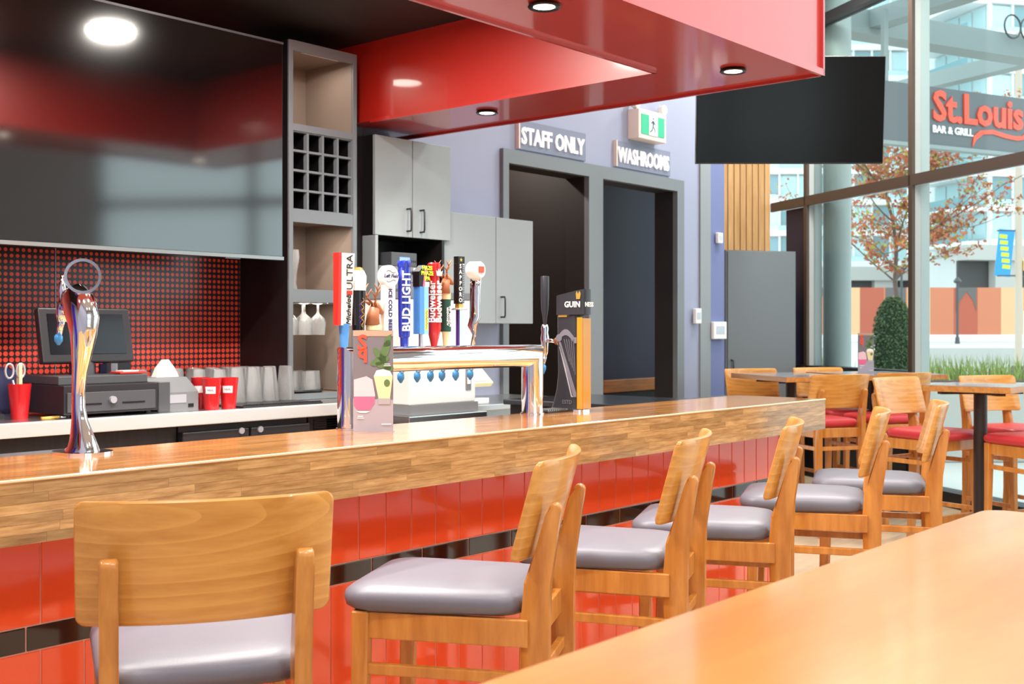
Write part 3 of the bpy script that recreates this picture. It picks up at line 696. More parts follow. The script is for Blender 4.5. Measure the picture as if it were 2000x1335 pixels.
MB().b2(-.05, .05, -.04, .04, 0, .13, bev=.004).build('cradle', 'black_plastic', sm_); MB().box((0, -.02, .17), (.12, .03, .1), bev=.006).build('reader', 'black_plastic', sm_); MB().b2(-.06, .07, -.02, .0, .222, .235).build('clip', 'pale_blue', sm_)
cup = MB().lathe([(.030, 0), (.031, .008), (.042, .125), (.043, .135), (.040, .135), (.029, .01)], n=24).mesh('cup', 'cup_red', 40)
for x, y, wd, lab in ((2.92, 4.215, 'NAK', 'red plastic cup with a white tape label, standing in front of the printer corner'), (3.012, 4.222, 'DUKE', 'red plastic cup with a white tape label next to the pint glasses'), (2.935, 4.318, '', 'red plastic cup half hidden behind the receipt printer')):
    t = thing('plastic_cup', lab, 'cup', (x, y, cz), 0, 'red cups on the steel counter'); put('cup', cup, t)
    a0_ = R(228)
    b = MB(); ang = [a0_-.55+.11*q for q in range(11)]
    b.loft([[( (rr_+d_)*math.cos(a), (rr_+d_)*math.sin(a), z) for a in ang for d_ in (0,)] + [((rr_+.0012)*math.cos(a), (rr_+.0012)*math.sin(a), z) for a in ang[::-1]] for z, rr_ in ((.07, .0373), (.1, .0401))]); b.build('tape_label', 'tape_white', t)
    if wd: scribble(t, 'black', Matrix.Translation((.0415*math.cos(a0_), .0415*math.sin(a0_), .085)) @ Matrix.Rotation(a0_+R(90), 4, 'Z') @ Matrix.Rotation(R(90), 4, 'X'), .026, 4, .005, .0007)
pc = thing('pen_cup', 'red and purple plastic cup holding scissors beside the till', 'pen cup', (2.13, 4.33, cz))
put('cup', cup, pc)
MB().b2(-.006, .006, -.01, .014, .02, .21).build('pen', 'cream', pc)
for s in (-1, 1):
    b = MB(); b.tube([(.0, .0, .05), (s*.012-.015, 0, .15)], .004, 6)
    b.tube([(s*.022-.018+.016*math.cos(a), 0, .185+.028*math.sin(a)) for a in [2*math.pi*q/14 for q in range(14)]], .0045, 6, closed=True); b.build('scissor_grip', 'silver_print', pc, True)
kb = thing('keypad', 'dark keypad at the end of the steel counter under the dotted wall', 'keypad', (1.98, 4.35, cz))
b = MB(); b.prism([(0, 0), (.16, 0), (.16, .05), (0, .02)], .2, Matrix(((0, 0, 1, -.1), (1, 0, 0, 0), (0, 1, 0, 0), (0, 0, 0, 1)))); b.build('case', 'black_plastic', kb)
for i in range(4):
    for j in range(3): MB().box((-.06+.03*i, .03+.04*j, .031+.0075*j), (.022, .028, .01)).build('key', 'silver_print', kb)
bg_ = thing('folded_cap', 'dark navy folded cap lying behind the till', 'cap', (2.2, 4.72, cz))
MB().loft([[(x*k_, y*k_, z) for x, y in rrect(.3, .16, .06, 4)] for z, k_ in ((0, .8), (.03, 1), (.12, .95), (.17, .7), (.19, .3))]).build('crown', mat('cap_navy', '2a2b52', .8), bg_, True)
MB().loft([[(x*k_-.2, y*k_-.06, z) for x, y in rrect(.2, .16, .07, 4)] for z, k_ in ((.10, .9), (.115, 1), (.125, .95))]).build('brim', 'cap_navy', bg_, True)
nb = thing('bottle_opener', 'small brass and steel opener lying on the steel counter', 'opener', (2.2, 4.22, cz))
MB().tube([(-.04, 0, .006), (.04, .01, .006)], .006, 8).build('grip', 'gold', nb, True); MB().tube([(.05+.014*math.cos(a), .012+.014*math.sin(a), .006) for a in [2*math.pi*q/12 for q in range(12)]], .004, 6, closed=True).build('ring', 'steel', nb, True)

# steel appliance, its stand, second till
sd = thing('steel_stand', 'low stainless steel stand under the brushed white appliance', 'stand', (3.60, 3.70, 0))
MB().b2(0, .52, 0, .42, .95, .985, bev=.004).build('top', 'steel', sd); MB().b2(.02, .5, .04, .4, 0, .95).build('body', 'steel_dull', sd)
ap = thing('steel_appliance', 'brushed white-steel appliance with a small switch plate behind the taps', 'appliance', (3.64, 3.74, .986))
MB().b2(0, .44, 0, .36, .045, .53, bev=.006).build('housing', 'white_panel', ap)
MB().b2(-.005, .445, -.012, .36, 0, .045).build('plinth', 'grey_plastic', ap)
MB().b2(-.004, .444, -.006, .36, .53, .56).build('lid', 'grey_plastic', ap)
s_ = MB().b2(.37, .405, -.004, 0, .10, .20).build('switch_plate', 'grey_plastic', ap); MB().b2(.378, .397, -.008, -.004, .13, .18).build('rocker', 'white', s_)
sc2 = thing('steel_side_counter', 'steel side counter between the appliance and the service counter', 'counter', (4.02, 3.95, 0))
MB().b2(.1, 1.2, 0, .6, .96, .99, bev=.003).build('top', 'steel', sc2); MB().b2(.12, 1.18, .03, .58, 0, .96).build('body', 'steel_dull', sc2)
p2 = thing('till_screen', 'tilted order screen with a pale frame to the right of the appliance', 'till screen', (4.48, 4.12, .99))
MB().b2(-.12, .12, 0, .2, 0, .02).build('base', 'white', p2); MB().tube([(0, .12, .02), (0, .1, .14)], .03, 12).build('stand', 'white', p2, 40)
q = put('display_head', None, p2, (0, .0, .10), (R(-48), 0, 0))
MB().b2(-.16, .16, 0, .03, 0, .24, bev=.004).build('display_case', 'cream', q); MB().b2(-.145, .145, -.003, 0, .015, .225).build('display', mat('display_violet', '4d4656', .2), q)
for z_ in (.19, .17, .15): MB().b2(.0, .1, -.0036, -.003, z_, z_+.007).build('display_line', 'silver_print', q)
p3 = thing('receipt_printer', 'dark grey kitchen printer on the steel side counter', 'printer', (4.15, 4.0, .99))
MB().b2(0, .15, 0, .2, 0, .13, bev=.004).build('case', 'dark_grey', p3); MB().b2(.02, .07, -.002, 0, .095, .11).build('badge', 'white', p3); MB().b2(.0, .15, -.004, .0, .0, .04).build('tray', 'grey_plastic', p3); MB().b2(.115, .135, -.003, 0, .05, .065).build('button', 'black', p3)

# ------------------------------------------------------------------ ring-topped chrome tap tower
zt = 1.07
rt_ = thing('tap_tower', 'curved chrome single tap tower with an empty badge ring on top', 'tap tower', (1.457, 2.64, zt))
prof = [(0, .0, .050), (.0, .006, .050), (-.002, .016, .043), (.004, .04, .034), (.014, .075, .024), (.020, .11, .0195), (.020, .15, .019), (.014, .20, .022), (.004, .25, .030), (-.004, .29, .038), (-.004, .325, .045), (.010, .355, .048), (.032, .372, .043), (.055, .372, .034), (.072, .36, .024)]
b = MB(); b.tube([(0, y, z) for y, z, r in prof], [r for y, z, r in prof], 24, flat=.78); b.build('body', 'chrome', rt_, True)
MB().loft([[(x, y, z) for x, y in rrect(.12, .15, .05, 6)] for z in (0, .006)]).build('foot_plate', 'chrome', rt_, 40)
b = MB(); ring_c = (0, -.01, .432); N = 40
rr_ = [[], []]
rings = []
for q in range(N):
    a = 2*math.pi*q/N; ca, sa = math.cos(a), math.sin(a)
    rings.append([(rad*ca, yy-.01, .432+rad*sa) for rad, yy in ((.043, -.012), (.043, .012), (.036, .012), (.036, -.012))])
b.loft(rings, closed=True); b.build('badge_ring', 'chrome', rt_, 40, rot=(0, 0, R(-28)))
MB().tube([(0, 0, .36), (0, -.008, .392)], [.016, .009], 14).build('ring_neck', 'chrome', rt_, True)
f = MB().tube([(0, .06, .362), (0, .10, .352)], .012, 12).build('faucet_shank', 'chrome', rt_, True)
MB().lathe([(.011, -.03), (.015, -.012), (.014, .01), (.009, .022), (.007, .035), (.010, .045), (.009, .065), (.005, .072), (.004, .085)], (0, .10, .352), n=16).build('faucet', 'chrome', rt_, True)
s_ = MB().tube([(0, .10, .33), (0, .115, .29)], [.009, .007], 12).build('spout', 'chrome', rt_, True)
MB().lathe([(.003, -.022), (.010, -.012), (.010, 0), (.006, .006)], (0, .118, .285), n=12).build('spout_plug', 'blue_plug', s_, 40)
dt = thing('drip_tray', 'low steel drip tray beside the ring-topped tap', 'drip tray', (1.30, 2.705, 1.0))
MB().b2(-.2, .28, .0, .16, .0, .058).build('tray', 'steel', dt); MB().b2(-.18, .26, .012, .15, .058, .061).build('grid', 'dark_grey', dt)
dtr = MB().b2(-.2, .28, 0, .16, -1.0, 0).build('bracket_panel', 'cabinet_black', dt)

# ------------------------------------------------------------------ big chrome arch tower with ten faucets
at_ = thing('beer_tower', 'wide chrome arch beer tower with ten faucets', 'beer tower', (2.335, 2.655, zt))
LX = .865; HZ = .21
MB().tube([(0, 0, 0), (0, 0, HZ), (LX, 0, HZ), (LX, 0, 0)], .04, 32).build('arch_tube', 'chrome', at_, 50)
for x in (0, LX): MB().lathe([(.044, 0), (.044, .005), (.041, .006)], (x, 0, 0), n=32).build('collar', 'chrome', at_, 40)
HX = [.053, .112, .178, .240, .313, .389, .452, .508, .576, .650]
fb = MB().lathe([(.012, 0), (.012, .05)], n=14, axis='Y').mesh('shank', 'chrome', True)
fc = MB().lathe([(.009, -.04), (.014, -.02), (.014, .01), (.008, .025)], n=14).mesh('faucet', 'chrome', True)
fs = MB().tube([(0, 0, -.02), (0, .015, -.052)], [.009, .007], 10).mesh('spout', 'chrome', True)
fp = MB().lathe([(.003, -.024), (.012, -.01), (.012, .004), (.007, .01)], n=12).mesh('spout_plug', 'blue_plug', 40)
for x in HX:
    put('shank', fb, at_, (x, .035, HZ)); put('faucet', fc, at_, (x, .09, HZ+.01)); s_ = put('spout', fs, at_, (x, .09, HZ)); put('spout_plug', fp, s_, (0, .017, -.06))
TZ = zt+HZ+.036; TY = 2.745
def tap(lab, i): return thing('tap_handle', lab, 'beer tap', (2.335+HX[i], TY, TZ), 0, 'beer tap handles on the chrome arch')  # tap handles alone; the faucets belong to the arch tower
# 1 white and red slab
t = tap('tall white beer tap handle with a red side stripe reading ULTRA', 0)
MB().lathe([(.012, 0), (.017, .075)], n=16).build('ferrule', 'mid_blue', t, 40)
def taper(z0, z1, w0, w1, d0, d1, m, name, par, dx=0):
    return MB().loft([[(x, y, z) for x, y in ((-w/2+o, -d/2), (w/2+o, -d/2), (w/2+o, d/2), (-w/2+o, d/2))] for z, w, d, o in ((z0, w0, d0, 0), (z1, w1, d1, dx))]).build(name, m, par)
taper(.07, .295, .044, .054, .022, .026, 'white', 'slab', t, .006)
o = MB().loft([[(x, y, z) for x, y in ((-w/2+o-.012, -d/2), (-w/2+o, -d/2), (-w/2+o, d/2), (-w/2+o-.012, d/2))] for z, w, d, o in ((.07, .044, .0224, 0), (.295, .054, .0264, .006))]).build('side_stripe', 'red', t)
VU = (R(90), R(-90), 0)      # upward reading text facing -Y
text('ULTRA', .036, 'black', t, (.012, -.0145, .235), VU, ext=.0004); text('Michelob', .026, 'black', t, (.008, -.0135, .118), VU, ext=.0012, shear=.3)
MB().b2(.0, .022, -.0145, -.012, .165, .178).build('red_mark', 'red', t)
# 2 dark beer glass
t = tap('tap handle shaped like a glass of dark beer with a cream foam head', 1)
MB().lathe([(.014, 0), (.016, .06)], n=18).build('ferrule', 'cream', t, 40)
MB().lathe([(.019, .055), (.0235, .18)], n=22).build('dark_glass', 'black_gloss', t, 40)
MB().lathe([(.0238, .18), (.0262, .225), (.018, .243)], n=22).build('foam', 'white', t, 40)
MB().lathe([(.018, .243), (.012, .252), (.004, .254)], n=18).build('foam_top', 'amber', t, 40)
for m_, dx_, L_ in (('amber', -.002, .09), ('purple', -.010, .075)): scribble(t, m_, Matrix.Translation((dx_, -.0225, .11)) @ Matrix.Rotation(R(90), 4, 'X') @ Matrix.Rotation(R(90), 4, 'Z'), L_, 4, .007, .0016)
# 3 deer head on a maroon base
def deer(t, z0, s, m='deer', face=1):
    b = MB(); f = face
    b.tube([(-.006*f, 0, z0), (-.004*f, 0, z0+.03*s), (.004*f, 0, z0+.055*s)], [.024*s, .020*s, .016*s], 14)
    b.tube([(-.002*f, 0, z0+.062*s), (.008*f, 0, z0+.06*s), (.028*f, 0, z0+.045*s), (.036*f, 0, z0+.040*s)], [.013*s, .016*s, .0095*s, .006*s], 12)
    for sd_ in (-1, 1):
        b.tube([(-.004*f, sd_*.012*s, z0+.068*s), (-.018*f, sd_*.026*s, z0+.078*s)], [.006*s, .002*s], 8)
    o = b.build('head', m, t, True)
    for sd_ in (-1, 1):
        b = MB(); b.tube([(0, sd_*.008*s, z0+.07*s), (-.012*f, sd_*.02*s, z0+.09*s), (-.010*f, sd_*.032*s, z0+.115*s), (.004*f, sd_*.03*s, z0+.135*s)], [.004*s, .0035*s, .003*s, .0015*s], 6)
        b.tube([(-.012*f, sd_*.02*s, z0+.09*s), (.01*f, sd_*.022*s, z0+.118*s)], [.003*s, .0012*s], 6); b.tube([(-.010*f, sd_*.03*s, z0+.11*s), (-.026*f, sd_*.032*s, z0+.132*s)], [.003*s, .0012*s], 6)
        b.tube([(-.011*f, sd_*.02*s, z0+.09*s), (-.03*f, sd_*.02*s, z0+.112*s)], [.003*s, .0012*s], 6)
        b.build('antler', m, t, True)
t = tap('short beer tap handle with a brown stag head on a maroon base', 2)
MB().lathe([(.012, 0), (.02, .03), (.024, .055)], n=20).build('base', 'maroon', t, 40); MB().lathe([(.0255, .055), (.0255, .07), (.02, .074)], n=20).build('band', 'cream', t, 40)
deer(t, .07, 1.0)
# 4 white board with round badge
t = tap('white board beer tap handle reading ICE COLD BEER with a round badge on top', 3)
MB().b2(-.017, .017, -.008, .008, 0, .04).build('foot', 'white', t)
MB().b2(-.024, .024, -.010, .010, .035, .20, bev=.002).build('board', 'white', t)
o = text('ICE COLD BEER', .0205, 'ink', t, (.0, -.0105, .118), (R(90), R(90), 0), ext=.0004, bold=.0008)
o = MB().lathe([(.034, -.014), (.036, -.010), (.036, .010), (.034, .014)], (0, 0, .229), n=32, axis='Y').build('badge', 'white', t, 40)
text('Left Field', .0165, 'ink', t, (0, -.0145, .23), FACE_Y, ext=.0004, shear=.3, bold=.0004)
for z, s_ in ((.244, 1), (.214, -1)): MB().tube([(-.02+.008*q, -.0145, z+s_*(.004*math.sin(q*1.2))) for q in range(6)], .0008, 5).build('swirl', 'ink', t)
# 5 blue cylinder
t = tap('glossy blue cylindrical beer tap handle reading BUD LIGHT', 4)
MB().lathe([(.013, 0), (.014, .03), (.018, .034), (.0195, .07), (.021, .20), (.0205, .26), (.020, .278), (.0185, .283)], n=24).build('cylinder', 'blue_gloss', t, 40)
for k_ in range(7):
    a = R(20+51*k_); MB().tube([(.0195*math.cos(a), .0195*math.sin(a), .262), (.0185*math.cos(a), .0185*math.sin(a), .284)], .004, 6).build('rib', 'blue_gloss', t, True)
text('BUD LIGHT', .039, 'white', t, (-.009, -.0205, .15), (R(90), R(-90), R(-22)), ext=.0016, bold=.0009)
# 6 blue box with slanted neon top
t = tap('blue box beer tap handle with a black neon-lettered top reading HAZE PHAZE IPA', 5)
MB().lathe([(.007, 0), (.007, .045)], n=10).build('rod', 'steel', t, 40)
MB().b2(-.02, .02, -.016, .016, .042, .20, bev=.0015).build('box', 'mid_blue', t)
MB().b2(-.0005, .0202, -.0168, -.0155, .042, .20).build('box_panel', 'light_blue', t); MB().b2(.004, .016, -.0178, -.016, .055, .125).build('yellow_label', 'yellow', t)
scribble(t, 'green', Matrix.Translation((.010, -.018, .09)) @ Matrix.Rotation(R(90), 4, 'X') @ Matrix.Rotation(R(90), 4, 'Z'), .06, 6, .004, .0008)
b = MB(); b.prism([(-.022, .2), (.022, .2), (.028, .27), (.004, .272), (-.022, .25)], .03, Matrix.Translation((0, .015, 0)) @ Matrix.Rotation(R(90), 4, 'X')); b.build('top_block', 'black', t)
b = MB(); b.prism([(-.006, .2), (.006, .2), (.016, .255), (.004, .268)], .001, Matrix.Translation((0, -.0152, 0)) @ Matrix.Rotation(R(90), 4, 'X')); b.build('pink_flash', 'pink', t)
for q, wd in enumerate(('HAZE', 'PHAZE', 'IPA')): text(wd, .0185, 'neon', t, (.014, -.0168, .262-.0175*q), FACE_Y, ext=.0008, bold=.0007)
MB().b2(.004, .024, -.0165, -.015, .2, .216).build('white_tab', 'white', t)
# 7 red pin
t = tap('glossy red pin-shaped beer tap handle with white Budweiser lettering and crown', 6)
MB().lathe([(.010, 0), (.020, .045), (.0245, .06), (.0225, .12), (.0195, .20), (.0185, .23), (.0225, .265), (.0225, .278), (.017, .283)], n=24).build('pin', 'cup_red', t, 40)
for a in (-62, -2): text('Budweiser', .033, 'white', t, (.0235*math.sin(R(a)), -.0235*math.cos(R(a)), .15), (R(90), R(-90), R(a)), ext=.003, bold=.0007)
b = MB(); b.prism([(-.011, 0), (.011, 0), (.015, .018), (.0075, .011), (.004, .024), (0, .012), (-.004, .024), (-.0075, .011), (-.015, .018)], .002, Matrix.Translation((.003, -.0215, .238)) @ Matrix.Rotation(R(90), 4, 'X')); b.build('crown', 'white', t)
# 8 green barrel with stag
t = tap('green barrel beer tap handle with cream bands and a brown stag head on top', 7)
MB().lathe([(.008, 0), (.012, .045), (.016, .05)], n=18).build('foot', 'cream', t, 40)
MB().lathe([(.019, .05), (.0195, .06), (.0165, .11), (.0185, .16)], n=20).build('barrel', 'green', t, 40)
MB().lathe([(.0175, .16), (.0185, .166), (.0175, .182), (.013, .184)], n=20).build('band', 'cream', t, 40)
deer(t, .18, .85); text("KEITH'S", .021, 'white', t, (.008, -.0188, .102), VU, ext=.0006, bold=.0006); text('ALEXANDER', .011, 'white', t, (-.008, -.0182, .102), VU, ext=.0006, bold=.0003)
# 9 black sword
t = tap('black sword-like beer tap handle with stacked letters reading SAPPORO', 8)
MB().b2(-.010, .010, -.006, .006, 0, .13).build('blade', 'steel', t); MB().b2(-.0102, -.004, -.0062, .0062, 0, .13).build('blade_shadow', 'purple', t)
MB().lathe([(.026, .125), (.028, .128), (.026, .131)], n=24).build('guard', 'steel', t, 40); MB().b2(-.011, .011, -.009, .009, .131, .146).build('collar', 'gold', t)
MB().b2(-.0155, .0155, -.011, .011, .146, .308, bev=.002).build('grip', 'silver_print', t); MB().b2(-.0157, .0045, -.0116, .0113, .146, .285).build('grip_panel', 'black', t); MB().b2(-.016, .016, -.0115, .0115, .285, .31, bev=.001).build('pommel', 'black', t)
for q, ch in enumerate('SAPPORO'): text(ch, .0205, 'white', t, (-.006, -.0121, .275-.0195*q), FACE_Y, ext=.0005, bold=.0004)
for q in range(22): MB().b2(.006, .014, -.0116, -.011, .15+.006*q, .153+.006*q).build('engraving', 'black', t)
star = [(.008*(1 if q % 2 == 0 else .42)*math.sin(math.pi*q/5), .008*(1 if q % 2 == 0 else .42)*math.cos(math.pi*q/5)) for q in range(10)]
MB().prism(star, .001, Matrix.Translation((-.003, -.0115, .298)) @ Matrix.Rotation(R(90), 4, 'X')).build('star', 'gold', t)
# 10 chrome arc with badge
t = tap('curved chrome beer tap handle with a round white badge', 9)
b = MB(); b.tube([(-.004, 0, 0), (.002, 0, .04), (-.008, 0, .07), (.008, 0, .1), (.008, 0, .2), (.014, 0, .26)], [.010, .008, .019, .024, .022, .025], 18, flat=.6); b.build('arm', 'chrome', t, True)
MB().lathe([(.026, -.03), (.030, -.024), (.030, .015), (.024, .022)], (.004, 0, .266), n=28, axis='Y').build('badge', 'white', t, 40, rot=(0, 0, R(10)))
MB().b2(-.010, .018, -.034, -.0295, .256, .278).build('red_badge', 'orange_red', t)

# ------------------------------------------------------------------ black stout tower
gt = thing('stout_tower', 'black stout tap tower with a harp emblem and amber side panel', 'tap tower', (3.40, 2.63, zt))
def sec(z, x0, x1, y0, y1, r=.02): return [(x, y, z) for x, y in rrect(x1-x0, y1-y0, min(r, (x1-x0)/2.2), 4, (x0+x1)/2, (y0+y1)/2)]
MB().loft([sec(.008, -.03, .03, -.045, .085), sec(.03, -.03, .03, -.045, .075), sec(.08, -.03, .03, -.045, .060), (sec(.14, -.03, .03, -.045, .052)), sec(.355, -.03, .03, -.045, .056)]).build('body', 'guinness', gt, 50)
MB().loft([[(x, y, z) for x, y in rrect(.085, .155, .03, 5, 0, .012)] for z in (0, .009)]).build('foot_plate', 'chrome', gt, 40)
MB().loft([sec(.012, -.026, .03, -.068, -.046, .006), sec(.345, -.026, .03, -.068, -.046, .006)]).build('amber_panel', 'amber', gt)
MB().loft([sec(.012, -.031, -.026, -.069, -.046, .001), sec(.348, -.031, -.026, -.069, -.046, .001)]).build('steel_spine', 'amber', gt)
hb = MB(); hb.loft([sec(.358, -.034, .034, -.075, .06, .025)]+[[(x, y, z+(.018 if 0 else 0)-.25*(y-.0)*.0+(-.18*(y+.075))) for x, y, z in sec(.452, -.034, .034, -.075, .06, .025)]]); hb.build('head_band', 'guinness', gt, 50)
MB().b2(-.032, -.018, .0, .04, .350, .358).build('badge_gap', 'gold', gt)
text('GUIN', .030, 'white', gt, (-.0348, -.028, .395), FACE_X, ext=.0006, bold=.0006); text('NESS', .023, 'white', gt, (.006, -.0755, .395), FACE_Y, ext=.0006, bold=.0006)
FX = Matrix.Translation((-.0308, 0, 0)) @ Matrix(((0, 0, -1, 0), (-1, 0, 0, 0), (0, 1, 0, 0), (0, 0, 0, 1)))
def fxp(poly, m, name, th=.0008):
    b = MB(); b.prism([(-y, z) for y, z in poly], th, FX); return b.build(name, m, gt)
arc = [(.045-.09*q/8, .275+.03*math.sin(math.pi*min(1, q/8*1.15))) for q in range(9)]
arc2 = [(y, z-.022) for y, z in arc[::-1]]
fxp(arc+arc2, 'harp', 'harp_neck')
fxp([(.045, .275), (.028, .255), (-.044, .07), (-.044, .055), (-.03, .055)], 'harp', 'harp_column')
fxp([(.036, .24), (.03, .24), (-.024, .06), (-.03, .055), (-.02, .055)], 'silver_print', 'harp_edge')
fxp([(.045+.014*math.cos(2*math.pi*q/16)-.008, .272+.014*math.sin(2*math.pi*q/16)) for q in range(16)], 'harp', 'harp_scroll', .0014)
for q in range(5): fxp([(.014-.011*q, .268), (.012-.011*q, .268), (-.012-.007*q, .185-.012*q), (-.010-.007*q, .187-.012*q)], 'harp', 'harp_string')
text('ESTD', .02, 'harp', gt, (-.0308, .0, .035), FACE_X, ext=.0003)
b = MB(); b.prism([(-.008, 0), (.008, 0), (.012, .02), (.006, .03), (0, .018), (-.006, .03), (-.01, .02)], .001, FX @ Matrix.Translation((.055, .415, .004))); b.build('gold_harp', 'gold', gt)
MB().tube([(0, .05, .26), (0, .075, .26)], [.018, .014], 14).build('shank_collar', 'copper', gt, True); MB().tube([(0, .07, .26), (0, .125, .262)], .0075, 10).build('shank', 'chrome', gt, True)
MB().lathe([(.009, -.06), (.012, -.045), (.014, -.01), (.016, .01), (.012, .03), (.014, .045), (.012, .06)], (0, .13, .262), n=16).build('faucet', 'chrome', gt, True)
MB().lathe([(.006, 0), (.009, .03), (.014, .06), (.016, .11), (.0165, .18), (.015, .184)], (0, .13, .322), n=16).build('lever', 'guinness', gt, 40)
s_ = MB().tube([(0, .13, .205), (0, .136, .17)], [.008, .006], 10).build('spout', 'steel', gt, True)
MB().lathe([(.003, -.03), (.010, -.012), (.010, 0), (.006, .006)], (0, .137, .165), n=12).build('spout_plug', 'blue_plug', s_, 40)
bm_ = thing('drip_mat', 'black studded drip mat between the chrome arch and the stout tower', 'mat', (3.25, 2.625, zt+.001))
MB().b2(0, .16, .0, .07, 0, .006).build('mat_sheet', 'black_plastic', bm_)
for i in range(14): MB().b2(.004+.011*i, .009+.011*i, 0, .07, .006, .011).build('stud_row', 'steel_dull', bm_)

# ------------------------------------------------------------------ menu cards
def menu(lab, x, y, z, rz):
    t = thing('menu_card', lab, 'menu', (x, y, z), rz)
    W_, H_ = .118, .30
    MB().b2(-W_/2, W_/2, 0, .004, 0, H_).build('card', 'menu_grey', t)
    F = Matrix.Translation((0, -.0005, 0)) @ Matrix.Rotation(R(90), 4, 'X')
    def pr_(poly, m, n, lev=0): MB().prism(poly, .0004, Matrix.Translation((0, -.0004*lev, 0)) @ F).build(n, m, t)
    pr_([(-.059, 0), (.059, 0), (.059, .095), (-.059, .10)], 'menu_low', 'table_print')
    pr_([(-.059, .283), (.059, .283), (.059, .30), (-.059, .30)], 'wood_print', 'slat_print')
    for i, (a, r1, r2, cx, cz_) in enumerate(((20, .03, .012, .02, .21), (70, .035, .012, .035, .24), (130, .03, .01, .02, .225), (100, .04, .013, .045, .275), (160, .025, .01, .03, .195), (10, .022, .009, .04, .185))):
        pr_([(cx+r1*math.cos(q_)*math.cos(R(a))-r2*math.sin(q_)*math.sin(R(a)), cz_+r1*math.cos(q_)*math.sin(R(a))+r2*math.sin(q_)*math.cos(R(a))) for q_ in [2*math.pi*k_/12 for k_ in range(12)] ] if cx+r1 < .075 and i not in (3,) else [(.03, .25), (.05, .255), (.055, .29), (.035, .28)], 'leaf_print', 'leaf_print', 1)
    cup_ = [(-.057, .155), (-.02, .165), (-.002, .155), (.006, .11), (.004, .085), (-.01, .065), (-.045, .065), (-.057, .08)]
    pr_(cup_, 'pink_light', 'pink_drink', 2)
    pr_([(-.057, .105), (.006, .105), (.004, .085), (-.01, .065), (-.045, .065), (-.057, .08)], 'pink', 'pink_syrup', 3)
    pr_([(-.05, .062), (-.008, .062), (-.02, .057), (-.04, .057)], 'paper', 'glass_foot', 3)
    pr_([(.002, .165), (.058, .165), (.05, .1), (.016, .1)], 'cream', 'pale_drink', 3)
    pr_([(.002, .165), (.01, .182), (.03, .186), (.05, .18), (.058, .165)], 'paper', 'ice', 4)
    pr_([(.014, .10), (.052, .10), (.05, .082), (.016, .082)], 'silver_print', 'tumbler_base', 4)
    pr_([(.041+.009*math.cos(2*math.pi*k_/14), .145+.011*math.sin(2*math.pi*k_/14)) for k_ in range(14)], 'leaf_print', 'lime', 5)
    text('S', .062, 'orange_red', t, (-.032, -.0018, .262), FACE_Y, ext=.0004, bold=.002); text('q', .055, 'orange_red', t, (-.031, -.0018, .236), FACE_Y, ext=.0004, bold=.002)
    for x0, x1, z0, z1 in ((-.045, -.03, .045, .048), (-.047, -.027, .04, .042), (.025, .054, .022, .025), (.034, .05, .20, .202), (.032, .052, .195, .197)): pr_([(x0, z0), (x1, z0), (x1, z1), (x0, z1)], 'white', 'small_print', 5)
    MB().b2(-W_/2, W_/2, .004, .05, 0, .002).build('foot', 'menu_low', t)
    return t
menu('tall cocktail menu card standing on the wooden bar before the chrome arch', 2.318, 2.535, zt, RZS)
menu('tall cocktail menu card standing on the high table by the glass front', 8.22, 3.60, 1.05, RZS)

# ------------------------------------------------------------------ outside: street
g = MB(); prof_ = [(-60, -.25), (13, -.02), (20, -.02), (33, .2), (60, .95), (75, 1.2), (260, 1.3)]
vs = []
for f, z in prof_: vs.append([g.bm.verts.new(street(r, f, z)) for r in (-160, 200)])
for a, b in zip(vs, vs[1:]): g.bm.faces.new((a[0], a[1], b[1], b[0]))
# the street surface starts outside the building
bmesh.ops.translate(g.bm, verts=g.bm.verts[:], vec=(0, 0, -.15))
struct(g, 'ground', 'pavement')
# raised planter with grass and topiary
pl_ = thing('planter', 'long low concrete planter outside the glass front', 'planter', street(6.6, 14.2, -.17), RZS)
MB().b2(-4.5, 4.5, -.75, .75, 0, .93, bev=.03).build('box', 'concrete', pl_); MB().b2(-4.4, 4.4, -.65, .65, .93, .95).build('soil', 'bark', pl_)
gr = MB(); rnd = random.Random(3)
for i in range(2600):
    x, y = rnd.uniform(-4.3, 4.3), rnd.uniform(-.62, .62); h = rnd.uniform(.12, .34); a = rnd.uniform(0, 6.28); lx, ly = rnd.gauss(0, .07), rnd.gauss(0, .07)
    if -2.55 < x < -1.7: continue
    w_ = .012
    v = [gr.bm.verts.new(p) for p in ((x-w_*math.cos(a), y-w_*math.sin(a), 0), (x+w_*math.cos(a), y+w_*math.sin(a), 0), (x+lx, y+ly, h))]; gr.bm.faces.new(v)
go = gr.build('grass', 'grass', None, loc=street(6.6, 14.2, .78), rot=(0, 0, RZS)); tag(go, 'green blades of grass growing in the concrete planter', 'grass', kind='stuff')
tb = thing('topiary_shrub', 'dense dark green shrub clipped to a rounded cone', 'shrub', street(4.69, 14.2, .78), RZS)
b = MB()
def prof_r(z): return .26 if z < .3 else .26*math.sqrt(max(0, 1-((z-.3)/.72)**2.2))
for i in range(3600):
    z = rnd.uniform(0, 1.0); a = rnd.uniform(0, 6.28); r = prof_r(z)*rnd.uniform(.8, 1.03); p = Vector((r*math.cos(a), r*math.sin(a), z)); d = Vector((rnd.gauss(0, 1), rnd.gauss(0, 1), rnd.gauss(0, 1))).normalized(); e = d.orthogonal().normalized()
    b.bm.faces.new([b.bm.verts.new(q) for q in (p-e*.016, p+d*.03, p+e*.016)])
b.build('foliage', 'bush', tb)['kind'] = 'stuff'
MB().lathe([(max(.002, prof_r(z)*.82), z) for z in [0, .1, .2, .3, .4, .5, .6, .7, .8, .9, .97]], n=18).build('inner_branches', mat('bush_in', '2f4530', .9), tb, True)
